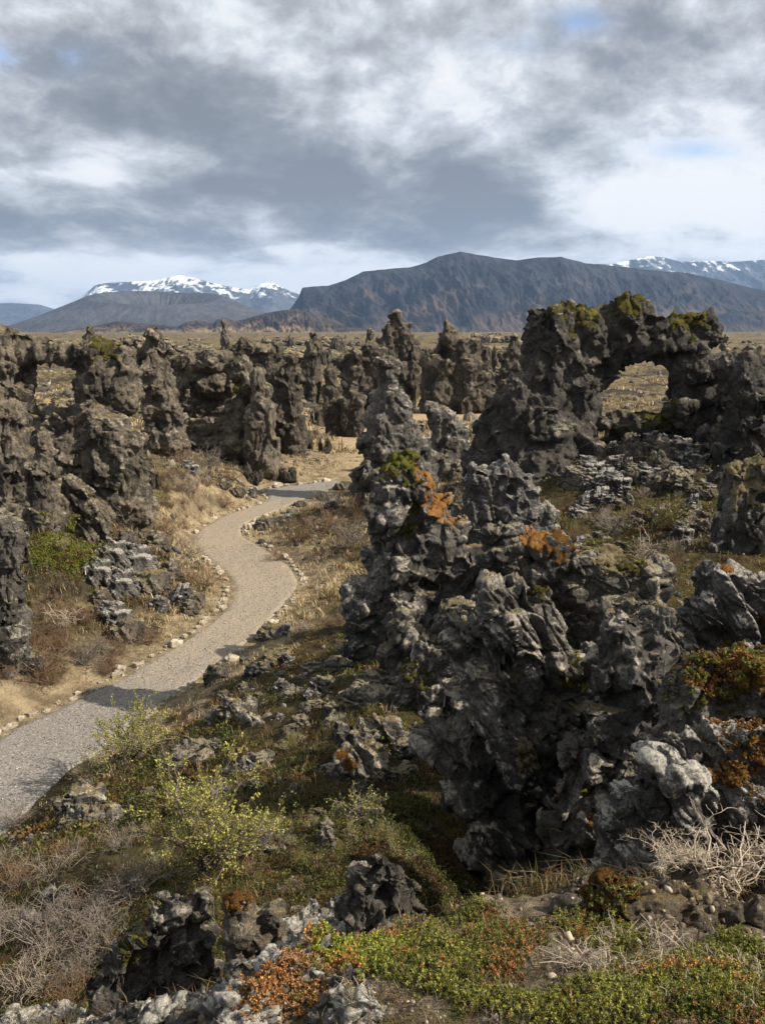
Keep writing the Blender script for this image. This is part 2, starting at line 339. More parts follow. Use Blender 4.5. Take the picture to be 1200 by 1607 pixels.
# where dry straw grass grows (it hugs the path and the hollows), as a mask for the ground's own colour
dry = (1-sst(0.35, 2.2, pd + 1.2*fbm(gx, gy, 3, .6, 3)))*sst(14, 18, gy)
dry = np.maximum(dry, (1-sst(0, 9, td))*1.0)
dry = np.maximum(dry, sst(60, 110, np.hypot(gx, gy))*0.42*sst(-.3, .3, fbm(gx, gy, 77, .02, 4)+.05))
dry = np.maximum(dry, sst(0, 3, gx+gy*0.03)*sst(20, 24, gy)*(1-sst(36, 44, gy))*(1-sst(1, 3, gx))*0.9)
steep = np.maximum(sst(30, 14, np.hypot(gx, gy)), sst(2.5, 5, gx)*sst(46, 40, gy)*(gy > 0))
dry = np.concatenate([dry, [0]]); steep = np.concatenate([steep, [1]]); trl = np.concatenate([1-sst(-1.5, 0.8, td), [0]])
def ground_mat():
    m, t, b = new_mat('ground_earth')
    tc = t.node('ShaderNodeTexCoord').outputs['Object']
    geo = t.N.new('ShaderNodeNewGeometry'); sep = t.N.new('ShaderNodeSeparateXYZ'); t.L.new(geo.outputs['Normal'], sep.inputs[0]); up = sep.outputs[2]
    dryf = t.attr('dry'); nearf = t.attr('near'); trl = t.attr('trail')
    a1 = t.noise(tc, 0.35, 6, 0.6); a2 = t.noise(tc, 1.7, 7, 0.68); a3 = t.noise(tc, 11, 6, 0.75); a0 = t.noise(tc, 0.02, 7, 0.65)
    straw = t.mix(t.mr(a2, 0.35, 0.68), (0.14, 0.108, 0.064), (0.35, 0.275, 0.172))
    heath = t.mix(t.mr(a2, 0.36, 0.62), (0.030, 0.023, 0.012), (0.085, 0.070, 0.024))
    heath = t.mix(t.mr(a1, 0.48, 0.64), heath, (0.075, 0.040, 0.015))
    heath = t.mix(t.math('MULTIPLY', t.mr(a3, 0.52, 0.7), 0.6), heath, (0.15, 0.115, 0.06))
    brown = t.mix(t.mr(a2, 0.36, 0.64), (0.055, 0.042, 0.024), (0.19, 0.145, 0.078))
    brown = t.mix(t.mr(a1, 0.56, 0.68), brown, (0.12, 0.115, 0.035))
    c = t.mix(nearf, brown, heath)
    dm = t.mr(t.math('ADD', dryf, t.math('MULTIPLY', t.math('SUBTRACT', a2, 0.5), 1.1)), 0.35, 0.75)
    c = t.mix(dm, c, straw)
    # bare lava in the far plain
    lv = t.math('MULTIPLY', t.mr(t.noise(tc, 0.11, 8, 0.75), 0.5, 0.58), t.mr(dryf, 0.75, 0.2))
    c = t.mix(t.math('MULTIPLY', lv, t.math('SUBTRACT', 1.0, nearf)), c, (0.035, 0.030, 0.026))
    c = t.mix(t.mr(a0, 0.56, 0.66, 0, .5), c, (0.035, 0.032, 0.029))
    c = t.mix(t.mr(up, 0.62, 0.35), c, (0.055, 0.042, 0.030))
    c = t.mix(trl, c, t.mix(t.mr(a2, 0.35, 0.65), (0.30, 0.22, 0.13), (0.42, 0.33, 0.21)))
    sl = t.mix(t.mr(t.noise(tc, 9, 7, .72), .35, .65), (0.075, 0.055, 0.036), (0.26, 0.205, 0.14))
    sl = t.mix(t.mr(t.noise(tc, 3.1, 5, .6), .52, .66), sl, (0.10, 0.105, 0.03))
    c = t.mix(t.attr('soil'), c, sl)
    t.L.new(c, b.inputs['Base Color']); b.inputs['Roughness'].default_value = 0.95; b.inputs['Specular IOR Level'].default_value = 0.15
    nb = bump(t, a3, 0.10); nb = bump(t, t.noise(tc, 40, 4, 0.7), 0.02, 1, nb); nb = bump(t, t.noise(tc, 0.5, 6, 0.7), 0.5, 0.6, nb)
    t.L.new(nb, b.inputs['Normal'])
    return m
soil = np.concatenate([sst(4.6, 3.3, np.hypot(gx, gy)), [1]])
GROUND = ground_mat()
me = mesh_np('ground', Vg, [F, cap], [GROUND], attrs=dict(dry=dry, near=steep, trail=trl, soil=soil))
ground = link('ground', me); tag(ground, kind='structure', label='rough heath and dry grass ground of the lava field')

# ------------------------------------------------------------------ gravel path sheet
def path_mat():
    m, t, b = new_mat('path_gravel')
    tc = t.node('ShaderNodeTexCoord').outputs['Object']
    n1 = t.noise(tc, 0.28, 5, 0.6); n2 = t.noise(tc, 3, 6, 0.7); n3 = t.noise(tc, 38, 3, 0.8); v = t.voro(tc, 26, out='Color')
    sandy = t.attr('sand')
    gr = t.mix(t.mr(n3, 0.3, 0.7), (0.115, 0.104, 0.092), (0.25, 0.226, 0.197))
    sd = t.mix(t.mr(n3, 0.3, 0.7), (0.18, 0.145, 0.102), (0.32, 0.262, 0.19))
    f = t.mr(t.math('ADD', sandy, t.math('ADD', t.math('MULTIPLY', n1, 0.9), t.math('MULTIPLY', n2, 0.5))), 0.70, 1.30)
    c = t.mix(f, gr, sd)
    bw = t.N.new('ShaderNodeRGBToBW'); t.L.new(v, bw.inputs[0])
    c = t.mix(t.math('MULTIPLY', t.mr(bw.outputs[0], 0.72, 0.9), 0.4), c, (0.42, 0.40, 0.37))
    c = t.mix(t.math('MULTIPLY', t.mr(bw.outputs[0], 0.25, 0.12), 0.5), c, (0.05, 0.047, 0.045))
    t.L.new(c, b.inputs['Base Color']); b.inputs['Roughness'].default_value = 0.9; b.inputs['Specular IOR Level'].default_value = 0.2
    nb = bump(t, t.voro(tc, 26), 0.02, 0.5); nb = bump(t, n2, 0.06, 1, nb)
    t.L.new(nb, b.inputs['Normal'])
    return m
PATHM = path_mat()
def strip(L, nm, sub=24, upto=None):
    n = len(L); t = np.linspace(-1, 1, sub)
    tan = np.gradient(L[:, :2], axis=0); tan /= np.linalg.norm(tan, axis=1)[:, None]
    nor = np.stack([-tan[:, 1], tan[:, 0]], 1)
    wob = 0.10*fbm(np.arange(n)*.35, np.zeros(n), 0, .5, 3)
    P = L[:, None, :2] + nor[:, None]*(t[None, :, None]*(L[:, 2] + 0.02 + wob)[:, None, None])
    x = P[..., 0].ravel(); y = P[..., 1].ravel()
    e = np.abs(np.tile(t, n))
    z = 0.028 - 0.075*sst(.86, 1.0, e) + 0.012*fbm(x, y, 2, 1.4, 3) - 0.02*(1-e)
    i = np.arange(n*sub).reshape(n, sub)
    Fq = np.stack([i[:-1, :-1], i[1:, :-1], i[1:, 1:], i[:-1, 1:]], -1).reshape(-1, 4)
    return np.stack([x, y, z], 1), Fq
def up_fix(V, Fq):
    a = V[Fq[0]]; 
    return Fq[:, ::-1] if np.cross(a[1]-a[0], a[2]-a[0])[2] < 0 else Fq
LL = resample(CL, 420); V1, F1 = strip(LL, 'path'); F1 = up_fix(V1, F1)
BR = resample(BRANCH, 140); V2, F2 = strip(BR, 'path'); V2[:, 2] -= 0.004; F2 = up_fix(V2, F2)
V = np.vstack([V1, V2]); Fq = np.vstack([F1, F2+len(V1)])
yy = V[:, 1]
sand = 0.50*sst(17, 24, yy)*(1-sst(40, 46, yy)) - 0.35*(1-sst(16, 19, yy)) - .15*sst(44, 48, yy)
path = link('path', mesh_np('path', V, Fq, [PATHM], attrs=dict(sand=sand))); tag(path, 'winding gravel footpath through the lava field', kind='structure')
print('ground', len(Vg), time.time()-T0)
# ------------------------------------------------------------------ rock building
def ico(sub=2):
    p = (1+5**.5)/2
    v = [(-1,p,0),(1,p,0),(-1,-p,0),(1,-p,0),(0,-1,p),(0,1,p),(0,-1,-p),(0,1,-p),(p,0,-1),(p,0,1),(-p,0,-1),(-p,0,1)]
    f = [(0,11,5),(0,5,1),(0,1,7),(0,7,10),(0,10,11),(1,5,9),(5,11,4),(11,10,2),(10,7,6),(7,1,8),(3,9,4),(3,4,2),(3,2,6),(3,6,8),(3,8,9),(4,9,5),(2,4,11),(6,2,10),(8,6,7),(9,8,1)]
    v = [np.array(a)/np.linalg.norm(a) for a in v]
    for _ in range(sub):
        mid = {}; nf = []
        def m(a, b):
            k = (min(a, b), max(a, b))
            if k not in mid:
                q = v[a]+v[b]; v.append(q/np.linalg.norm(q)); mid[k] = len(v)-1
            return mid[k]
        for a, b, c in f:
            x, y, z = m(a, b), m(b, c), m(c, a); nf += [(a,x,z),(b,y,x),(c,z,y),(x,y,z)]
        f = nf
    return np.array(v), np.array(f)
ICO1 = ico(1); ICO2 = ico(2); ICO3 = ico(3)
_b = np.array([(x, y, z) for x in (-1, 1) for y in (-1, 1) for z in (-1, 1)], float)*0.80
BOX = (_b, np.array([(0,1,3),(0,3,2),(4,6,7),(4,7,5),(0,4,5),(0,5,1),(2,3,7),(2,7,6),(0,2,6),(0,6,4),(1,5,7),(1,7,3)]))
def rotm(a, b, c): return np.array(Euler((a, b, c)).to_matrix())

def disp_tree(P):
    ng = bpy.data.node_groups.new('lava_displace', 'GeometryNodeTree')
    ng.interface.new_socket('Geometry', in_out='INPUT', socket_type='NodeSocketGeometry')
    ng.interface.new_socket('Geometry', in_out='OUTPUT', socket_type='NodeSocketGeometry')
    t = NT(ng)
    gi = t.node('NodeGroupInput'); go = t.node('NodeGroupOutput')
    pos = t.node('GeometryNodeInputPosition').outputs[0]; nor = t.node('GeometryNodeInputNormal').outputs[0]
    q = t.vmath('ADD', pos, tuple(P['seed']))
    wz = t.vmath('SCALE', t.vmath('SUBTRACT', t.noise(q, P['ws'], 3, out='Color'), (.5, .5, .5)), P['wa'])
    q = t.vmath('ADD', q, wz)
    if P.get('rot'):
        rn = t.node('ShaderNodeVectorRotate', rotation_type='EULER_XYZ'); t.L.new(q, rn.inputs['Vector']); rn.inputs['Rotation'].default_value = P['rot']; q = rn.outputs[0]
    q = t.vmath('MULTIPLY', q, tuple(P.get('st', (1, 1, 1))))
    tot = None; crest = None
    for kind, s, a in P['layers']:
        if kind == 'v':
            d = t.mr(t.voro(q, s, 'DISTANCE_TO_EDGE'), 0.0, 0.30, -1.0, 0.40)
        elif kind == 'c':      # thin deep cracks
            d = t.mr(t.voro(q, s, 'DISTANCE_TO_EDGE'), 0.0, 0.07, -1.0, 0.0)
        elif kind == 'p':      # tilted facets: every cell is a plane of its own slope
            vn = t.N.new('ShaderNodeTexVoronoi'); vn.feature = 'F1'; t.L.new(q, vn.inputs['Vector']); vn.inputs['Scale'].default_value = s
            df = t.vmath('SUBTRACT', q, vn.outputs['Position']); rd = t.vmath('SUBTRACT', vn.outputs['Color'], (.5, .5, .5))
            d = t.vmath('DOT_PRODUCT', df, rd, out=1); d = t.math('MULTIPLY', d, 2.2*s)
            d = t.math('ADD', d, t.math('MULTIPLY', t.vmath('DOT_PRODUCT', rd, (.6, .3, -.5), out=1), .55))
        elif kind == 'f':      # each block pushed in or out by its own amount
            cs = t.node('ShaderNodeSeparateXYZ'); t.L.new(t.voro(q, s, 'F1', 'Color'), cs.inputs[0]); d = t.math('MULTIPLY', t.math('SUBTRACT', cs.outputs[0], .45), 2.0)
        elif kind == 'l':      # lumps
            d = t.mr(t.voro(q, s, 'F1'), 0.0, 0.9, 0.8, -0.8, smooth=False)
        elif kind == 'r':
            d = t.math('MULTIPLY', t.math('SUBTRACT', t.noise(q, s, 5, 0.6), 0.5), 2.0); d = t.math('SUBTRACT', 0.35, t.math('MULTIPLY', t.math('ABSOLUTE', d), 2.2))
        else:
            d = t.math('MULTIPLY', t.math('SUBTRACT', t.noise(q, s, 6, 0.6), 0.5), 2.6)
        d2 = t.math('MULTIPLY', d, a)
        tot = d2 if tot is None else t.math('ADD', tot, d2)
        crest = d if crest is None else t.math('ADD', crest, d)
    crest = t.math('MULTIPLY', tot, 1/(.16*P['u']))
    off = t.vmath('SCALE', nor, tot)
    sp = t.node('GeometryNodeSetPosition'); t.L.new(gi.outputs[0], sp.inputs[0]); t.L.new(off, sp.inputs['Offset'])
    st = t.node('GeometryNodeStoreNamedAttribute', data_type='FLOAT', domain='POINT'); st.inputs['Name'].default_value = 'crest'
    t.L.new(gi.outputs[0], st.inputs[0])
    t.L.new(crest, st.inputs['Value']); t.L.new(st.outputs[0], sp.inputs[0]); t.L.new(sp.outputs[0], go.inputs[0])
    return ng

def style(kind, u):

    r_ = style_(kind, u); r_['u'] = u; return r_
def style_(kind, u):
    sd = rng.uniform(-40, 40, 3)
    if kind == 'lumpy':    # knobby lava broken into angular blocks
        return dict(seed=sd, ws=.6/u, wa=.30*u, st=(1, 1, .8), layers=[('n', .5/u, .12*u), ('p', .62/u, .26*u), ('v', .9/u, .09*u), ('p', 1.7/u, .10*u), ('v', 2.5/u, .035*u), ('c', .40/u, .12*u), ('c', 1.5/u, .04*u), ('p', 4.2/u, .045*u), ('n', 6/u, .014*u), ('p', 10/u, .018*u)])
    if kind == 'massive':  # broad faces with long cracks
        return dict(seed=sd, ws=.6/u, wa=.30*u, st=(1, 1, .5), layers=[('n', .4/u, .12*u), ('p', .5/u, .24*u), ('v', 1.0/u, .04*u), ('c', .42/u, .16*u), ('p', 1.8/u, .08*u), ('c', 1.4/u, .05*u), ('p', 4.5/u, .04*u), ('n', 6/u, .014*u), ('p', 10/u, .016*u)])
    if kind == 'slab':     # layered, splintery
        return dict(seed=sd, ws=.8/u, wa=.2*u, rot=(0.35, 0.62, 0.2), st=(1.9, 1.4, .5), layers=[('n', .4/u, .08*u), ('p', .55/u, .26*u), ('c', .5/u, .13*u), ('p', 1.5/u, .11*u), ('v', 2.6/u, .02*u), ('c', 1.8/u, .05*u), ('p', 4.2/u, .045*u), ('n', 6/u, .013*u), ('p', 9/u, .02*u)])
    if kind == 'coat':     # rounded, coated with grey moss
        return dict(seed=sd, ws=.6/u, wa=.4*u, st=(1, 1, 1.0), layers=[('n', .5/u, .12*u), ('p', .8/u, .14*u), ('l', 1.4/u, .10*u), ('c', .6/u, .12*u), ('v', 2.6/u, .035*u), ('p', 4/u, .03*u), ('n', 5/u, .022*u), ('p', 9/u, .014*u)])
    raise ValueError

NROCK = [0]; LAB = ['']
def largest(me, name):
    n = len(me.vertices); Q = np.empty(len(me.loops), np.int32); me.loops.foreach_get('vertex_index', Q); Q = Q.reshape(-1, 4)
    comp = np.arange(n)
    for _ in range(300):
        old = comp.copy(); mn = comp[Q].min(1)
        for k in range(4): np.minimum.at(comp, Q[:, k], mn)
        comp = comp[comp]; comp = comp[comp]
        if (old == comp).all(): break
    ids, cn = np.unique(comp, return_counts=True)
    if len(ids) == 1: return me
    if np.sort(cn)[-2] > .02*n: print('PIECES', name, LAB[0], np.sort(cn)[-4:]/n)
    keep = np.isin(comp, ids[cn > .02*n]); mp = np.cumsum(keep)-1
    co = np.empty(n*3, np.float32); me.vertices.foreach_get('co', co); cr = np.empty(n, np.float32); me.attributes['crest'].data.foreach_get('value', cr)
    m2 = mesh_np(name, co.reshape(-1, 3)[keep], mp[Q[keep[Q[:, 0]]]], list(me.materials), attrs=dict(crest=cr[keep]))
    bpy.data.meshes.remove(me); return m2
def build_mesh(name, blobs, vox, sty, mat, lumps=1.0, base=None, local=False, keep_above=None):
    """blobs: list of (centre, semi-axes, rot matrix, kind) in world space -> displaced mesh (local to base)"""
    Vs, Fs, n = [], [], 0
    def add(shape, c, ax, M):
        nonlocal n
        v, f = shape
        Vs.append((v*ax)@M.T + c); Fs.append(f+n); n += len(v)
    for c, ax, M, k in blobs:
        add(BOX if k == 'b' else ICO2, c, ax*(1.05 if k == 'b' else 1.0), M)
        cnt = int(round((5 if k == 'e' else 3)*lumps))
        for _ in range(cnt):
            d = rng.normal(size=3); d /= np.linalg.norm(d)
            if d[2] < -0.5: d[2] *= -1
            p = c + (d*ax)@M.T*rng.uniform(.66, .90)
            r = (ax[0]*ax[1]*ax[2])**(1/3)*rng.uniform(.25, .50)
            a2 = r*rng.uniform(.65, 1.3, 3)
            add(BOX if rng.random() < .45 else ICO1, p, a2, rotm(*rng.uniform(-3, 3, 3)))
    V = np.vstack(Vs); F = np.vstack(Fs)
    if base is None:
        z0 = V[:, 2].min(); cx, cy = (V[:, 0].min()+V[:, 0].max())/2, (V[:, 1].min()+V[:, 1].max())/2
        base = np.array([cx, cy, float(H(np.array([cx]), np.array([cy]))[0])])
    me = mesh_np(name, V-base, F, [mat], smooth=False)
    o = link(name, me)
    rm = o.modifiers.new('r', 'REMESH'); rm.mode = 'VOXEL'; rm.voxel_size = vox; rm.adaptivity = 0
    sm = o.modifiers.new('s', 'SMOOTH'); sm.iterations = 10; sm.factor = .6
    ng = disp_tree(sty); gm = o.modifiers.new('d', 'NODES'); gm.node_group = ng
    dg = bpy.context.evaluated_depsgraph_get(); ev = o.evaluated_get(dg)
    m2 = bpy.data.meshes.new_from_object(ev, preserve_all_data_layers=True, depsgraph=dg)
    m2 = largest(m2, name)
    o.modifiers.clear(); o.data = m2; bpy.data.meshes.remove(me); bpy.data.node_groups.remove(ng)
    m2.name = name
    if not len(m2.materials): m2.materials.append(mat)
    m2.polygons.foreach_set('use_smooth', np.ones(len(m2.polygons), bool))
    o.location = base
    NROCK[0] += len(m2.vertices)
    return o

SW, SH = 1.08, 1.05
def px_blobs(D, bl):
    out = []
    for b in bl:
        px, py, w, h = b[:4]; o = b[4] if len(b) > 4 else {}
        d = D + o.get('d', 0); s = d/FPX/math.cos(PITCH)*1.0
        c = W(px, py, d); kf = 1.0 if D < 48 else .90; a = w*s*SW*kf; e = h*s*SH
        dep = o.get('t', min(max(min(w, h)*1.15, 0.55*max(w, h)), 1.25*w)*s if 'tm' not in o else o['tm'])
        if 't' in o: dep = o['t']
        M = rotm(0, R(o.get('r', 0)), 0)@rotm(R(o.get('rx', 0)), 0, R(o.get('rz', 0)))
        out.append((c, np.array([a, dep, e]), M, o.get('k', 'e')))
    return out

def skirt(bb):
    lo = min(c[2]-a[2] for c, a, M, k in bb); hi = max(c[2]+a[2] for c, a, M, k in bb); out = []
    for c, a, M, k in bb:
        if c[2]-a[2] < lo+.28*(hi-lo):
            g = float(H(np.array([c[0]]), np.array([c[1]]))[0])
            if c[2]-a[2] > g-.15:
                top = c[2]; bot = g-.35; out.append((np.array([c[0], c[1], (top+bot)/2]), np.array([a[0]*1.12, a[1]*1.12, (top-bot)/2*1.2]), np.eye(3), 'e'))
    return bb+out

def bridge(bb):
    """add necks of rock until all lumps of one formation hang together"""
    def sup(b, d): return 1/max(np.linalg.norm((b[2].T@d)/b[1]), 1e-6)
    n = len(bb); lab = list(range(n)); best = []
    for i in range(n):
        for j in range(i):
            v = bb[j][0]-bb[i][0]; D = np.linalg.norm(v)
            if D < 1e-6: q = 0
            else: q = D/(sup(bb[i], v/D)+sup(bb[j], v/D))
            best.append((q, i, j, D))
    def find(a):
        while lab[a] != a: a = lab[a]
        return a
    out = []
    for q, i, j, D in sorted(best, key=lambda t: t[0]):
        a, b = find(i), find(j)
        if a == b: continue
        lab[a] = b
        if q > .72:
            v = (bb[j][0]-bb[i][0])/D; r = .62*min(bb[i][1].min(), bb[j][1].min())
            M = np.array(Vector(v).to_track_quat('Z', 'X').to_matrix()); out.append(((bb[i][0]+bb[j][0])/2, np.array([r, r, D*.55]), M, 'e'))
    return bb+out

def moss_patch(o, spots, fine=1.0):
    """thick moss or lichen pads grown on a rock: faces near each spot are lifted off the rock as a child mesh"""
    me = o.data; n = len(me.vertices)
    co = np.empty(n*3, np.float32); me.vertices.foreach_get('co', co); co = co.reshape(-1, 3)
    no = np.empty(n*3, np.float32); me.vertex_normals.foreach_get('vector', no); no = no.reshape(-1, 3)
    nl = len(me.loops); li = np.empty(nl, np.int32); me.loops.foreach_get('vertex_index', li); Q = li.reshape(-1, 4)
    org = np.array(o.location); wp = co + org
    for (px, py, D, rad, kind, thick) in spots:
        c = W(px, py, D)
        a_, b_, c_ = ray(px, py); dr = Vector((float(a_), float(b_), float(c_))).normalized()
        ok, hl, hn, _i = o.ray_cast(Vector((0, 0, CAMZ))-o.location, dr)
        if not ok: ok, hl, hn, _i = o.ray_cast(Vector((0, 0, CAMZ))-o.location, (Vector(W(px, py+14, D))-Vector((0, 0, CAMZ))).normalized())
        if ok: c = np.array(hl)+org
        d = np.linalg.norm((wp-c)*[1, .8, 1.1], axis=1)/rad
        m = d < 1.6
        w = np.full(n, -1.0, np.float32)
        nz = fbm(wp[m, 0], wp[m, 1], wp[m, 2], 3.2/rad, 5)
        w[m] = .75-d[m] + nz*1.5 + (no[m, 2]-0.35)*0.55
        sel = (w[Q] > 0.0).all(1)
        if sel.sum() < 12: print('moss empty', o.name, kind, px, py); continue
        q0 = Q[sel]; u, inv = np.unique(q0, return_inverse=True); inv = inv.reshape(-1, 4)
        comp = np.arange(len(u))
        for _ in range(400):
            mn = comp[inv].min(1); old = comp.copy()
            for k in range(4): np.minimum.at(comp, inv[:, k], mn)
            comp = comp[comp]
            if (old == comp).all(): break
        ids, cn = np.unique(comp[inv[:, 0]], return_counts=True)
        for cid in ids[np.argsort(-cn)][:4]:
            qm = comp[inv[:, 0]] == cid
            if qm.sum() < max(20, .05*cn.max()): continue
            q = q0[qm]; u2, inv2 = np.unique(q, return_inverse=True)
            p = wp[u2]; ww = np.clip(w[u2]*2.2, 0, 1)
            f = fbm(p[:, 0], p[:, 1], p[:, 2], 1.2/thick, 4)*.8+.5
            off = thick*(ww**.6*(0.45+0.75*f)) - 0.012*fine*(1-ww)
            loc = (p + no[u2]*off[:, None]).astype(np.float32) - org
            nm = 'moss_patch' if kind != 'orange' else 'lichen_patch'
            ch = link(nm, mesh_np(nm, loc, inv2.reshape(-1, 4), [MOSS[kind]]), o)
            ch['label'] = {'green': 'green moss pad', 'yellow': 'yellow green moss pad', 'orange': 'orange lichen crust', 'tan': 'pale tan moss pad', 'rust': 'rust brown moss pad', 'grey': 'grey woolly moss pad', 'olive': 'olive brown moss pad'}[kind]

def rock(name, label, cat, D, bl, vox, mat=LAVA, sty='lumpy', u=None, lumps=1.0, moss=(), group=None, hug=False):
    if hug: bl = [(b[0], b[1], b[2]*1.15, b[3]*1.1, dict(b[4] if len(b) > 4 else {}, d=float(hit(b[0], b[1]+.35*b[3])[1])+.02-D)) for b in bl]
    LAB[0] = label; bb = bridge(skirt(px_blobs(D, bl)))
    o = build_mesh(name, bb, vox, style(sty, u or 1.0), mat, lumps)
    tag(o, label, cat, group, 'thing')
    if moss: moss_patch(o, [(m[0], m[1], D + (m[5] if len(m) > 5 else 0), m[2], m[3], m[4]) for m in moss])
    return o
# ------------------------------------------------------------------ the great arch and its neighbours
rock('rock_arch', 'great dark lava arch with a round window through it, tallest rock on the right', 'rock arch', 36, [
    (850,735,84,95), (835,660,60,75), (800,740,50,80), (765,740,34,50), (782,690,40,46), (800,640,34,40), (870,600,44,80), (868,530,40,46), (848,500,18,20), (895,505,34,28), (905,650,26,110,{'k':'b'}),(895,720,34,80),
    (935,520,40,42), (985,494,38,30), (1000,532,60,32), (950,552,28,30), (950,590,16,24), (968,566,18,13), (1055,522,44,32,{'k':'b'}), (1105,520,30,30), (1040,566,18,15), (1052,600,12,30), (930,590,16,40), (1070,575,22,34), (1032,550,18,10),
    (1092,590,36,44), (1125,620,50,60), (1085,650,34,36), (1130,690,55,50), (905,610,32,70), (935,655,20,26), (1000,672,56,20), (1062,655,24,28), (835,800,70,45),(880,690,50,60)],
    0.058, LAVA_ARCH, 'lumpy', 1.3, .8, moss=[(905,505,1.0,'olive',.04),(925,492,.5,'yellow',.035),(865,490,.6,'olive',.04),(1085,498,1.0,'olive',.06),(985,478,.9,'olive',.05),(1035,660,1.1,'olive',.08)])
rock('rock_wall', 'dark lava wall running off the frame right of the great arch', 'rock wall', 33, [
    (1165,610,40,60), (1185,690,50,90), (1150,720,40,80), (1200,600,30,40), (1140,800,34,70,{'d':-3}), (1180,830,50,90,{'d':-3}), (1215,740,50,120)], 0.055, LAVA_ARCH, 'lumpy', 1.1)
rock('rock_pillar', 'pale topped lava pillar at the right edge below the arch', 'rock pillar', 24, [
    (1175,745,36,26), (1200,760,40,40), (1165,800,34,70,{'k':'b'}), (1195,840,44,80), (1145,850,26,60), (1180,900,50,70)], 0.042, LAVA, 'massive', .9, moss=[(1175,735,1.0,'tan',.07,-.4),(1190,755,1.0,'tan',.07,-.5)])
# central pinnacles
rock('lava_column', 'tall narrow dark lava column behind the orange topped pinnacle', 'rock pillar', 44, [
    (606,590,17,36), (618,575,14,20), (612,630,26,32), (600,660,26,30), (622,650,24,34), (605,700,34,44), (638,690,26,36), (596,745,32,34), (570,760,22,14), (655,705,24,22), (688,735,32,24), (660,745,36,30), (700,760,34,28)], 0.062, LAVA, 'lumpy', .95)
rock('boulder_heap', 'knobbly dark outcrop between the narrow column and the sandy trail', 'rock outcrop', 52, [
    (676,645,13,18), (690,660,22,24), (712,672,18,18), (700,690,30,20), (728,680,10,10)], 0.07, LAVA, 'lumpy', .9)
rock('rock_pinnacle', 'dark central pinnacle topped with green moss and orange lichen', 'rock pinnacle', 17.5, [
    (632,735,34,32), (608,765,28,36), (655,770,34,34), (690,790,24,24), (605,825,30,38,{'k':'b'}), (648,830,50,46), (700,840,36,40), (600,880,30,30,{'d':.4}), (625,905,46,52), (578,945,28,44), (590,1010,34,46),
    (690,880,66,38,{'k':'b','r':32}), (742,888,54,26,{'k':'b','r':30}), (650,960,60,56), (720,950,50,40), (640,1020,80,50), (710,1010,60,50)], 0.024, LAVA, 'lumpy', .80,
    moss=[(628,712,.60,'green',.05,-.2),(648,728,.50,'orange',.02),(612,735,.25,'yellow',.05,-.3),(688,752,.42,'orange',.018),(692,795,.6,'orange',.018),(650,790,.30,'olive',.05,-.4),(640,830,.35,'olive',.04,-.5)])
rock('pale_outcrop', 'pale grey jagged outcrop just right of the orange topped pinnacle', 'rock outcrop', 20.5, [
    (762,765,34,36,{'k':'b','r':12}), (800,742,22,24), (820,760,16,22,{'k':'b'}), (745,790,24,28), (775,800,42,34,{'k':'b'}), (825,790,22,30,{'k':'b'}), (852,808,20,20), (800,830,60,30), (730,820,30,22)], 0.026, LAVA_PALE, 'lumpy', .5, .7)
rock('rock_ledge', 'mossy flat topped lava ledge overhanging a black hollow', 'rock ledge', 15.8, [
    (790,838,44,16), (845,855,56,20), (780,870,30,22), (905,880,66,22), (960,900,78,30), (1015,915,44,34), (1035,900,26,24), (905,925,44,30), (955,945,58,30), (1010,950,36,26), (860,900,34,24), (840,905,22,26),
    (925,985,60,50,{'d':2.2}), (940,1000,70,40,{'d':3.2}), (900,925,60,34,{'d':1.0}), (820,890,50,40,{'d':1.0}), (980,930,60,34,{'d':1.2}), (880,1070,90,70,{'d':3.6}), (1010,1040,60,60,{'d':2.6}), (800,950,50,60,{'d':2})], 0.022, LAVA_GREY, 'coat', .6, .8, moss=[(870,862,.5,'rust',.015,-.5),(960,880,.5,'tan',.05,-.6),(830,850,.35,'orange',.03,-.4),(985,870,.35,'olive',.05,-.3)])
# the leaning slab and the rocks round it
rock('leaning_slab', 'big leaning lava slab with a lit right face, nearest pinnacle in the centre', 'rock pinnacle', 9.6, [
    (800,958,34,56,{'k':'b','r':-12}), (785,1010,44,50), (838,1040,50,120,{'k':'b','r':-20,'rz':28}), (795,1090,70,70), (872,1120,40,110,{'k':'b','r':-24,'rz':28}), (820,1160,70,120,{'k':'b','r':-16,'rz':25}), (850,945,22,28), (868,985,24,34), (752,1120,46,50), (745,1170,56,46), (805,1160,76,70), (870,1160,50,50),
    (772,1230,60,56), (835,1235,62,64), (800,1310,62,66,{'k':'b'}), (795,1390,46,60), (740,1000,30,26), (905,1060,22,34), (690,1160,32,32), (835,1360,46,60), (760,1190,60,90,{'k':'b','r':-10,'rz':20})], 0.0155, LAVA, 'slab', .85, .3, moss=[(885,1075,.22,'yellow',.03,-.35),(820,1190,.30,'tan',.03,-.6),(735,985,.24,'grey',.03,-.3),(690,1140,.28,'grey',.03,-.3),(845,925,.16,'olive',.03,-.2)])
rock('slope_boulder', 'rounded grey coated rock under the central pinnacle', 'boulder', 14.2, [(628,985,26,28), (640,1010,36,36), (615,1030,24,24), (650,1040,32,26)], 0.022, LAVA_GREY, 'coat', .5)
rock('slope_boulder', 'grey lumpy rock on the mossy slope left of the leaning slab', 'boulder', 12.2, [(590,1075,30,20), (565,1100,26,24), (600,1100,30,22)], 0.02, LAVA_GREY, 'coat', .4, hug=True)
rock('slope_boulder', 'black splintered rock with rusty moss on the slope below the grey lumpy rock', 'boulder', 10.2, [(550,1175,22,40,{'k':'b'}), (570,1200,34,36), (540,1215,22,30), (600,1150,30,22)], 0.018, LAVA, 'slab', .42, moss=[(545,1190,.22,'rust',.015)], hug=True)
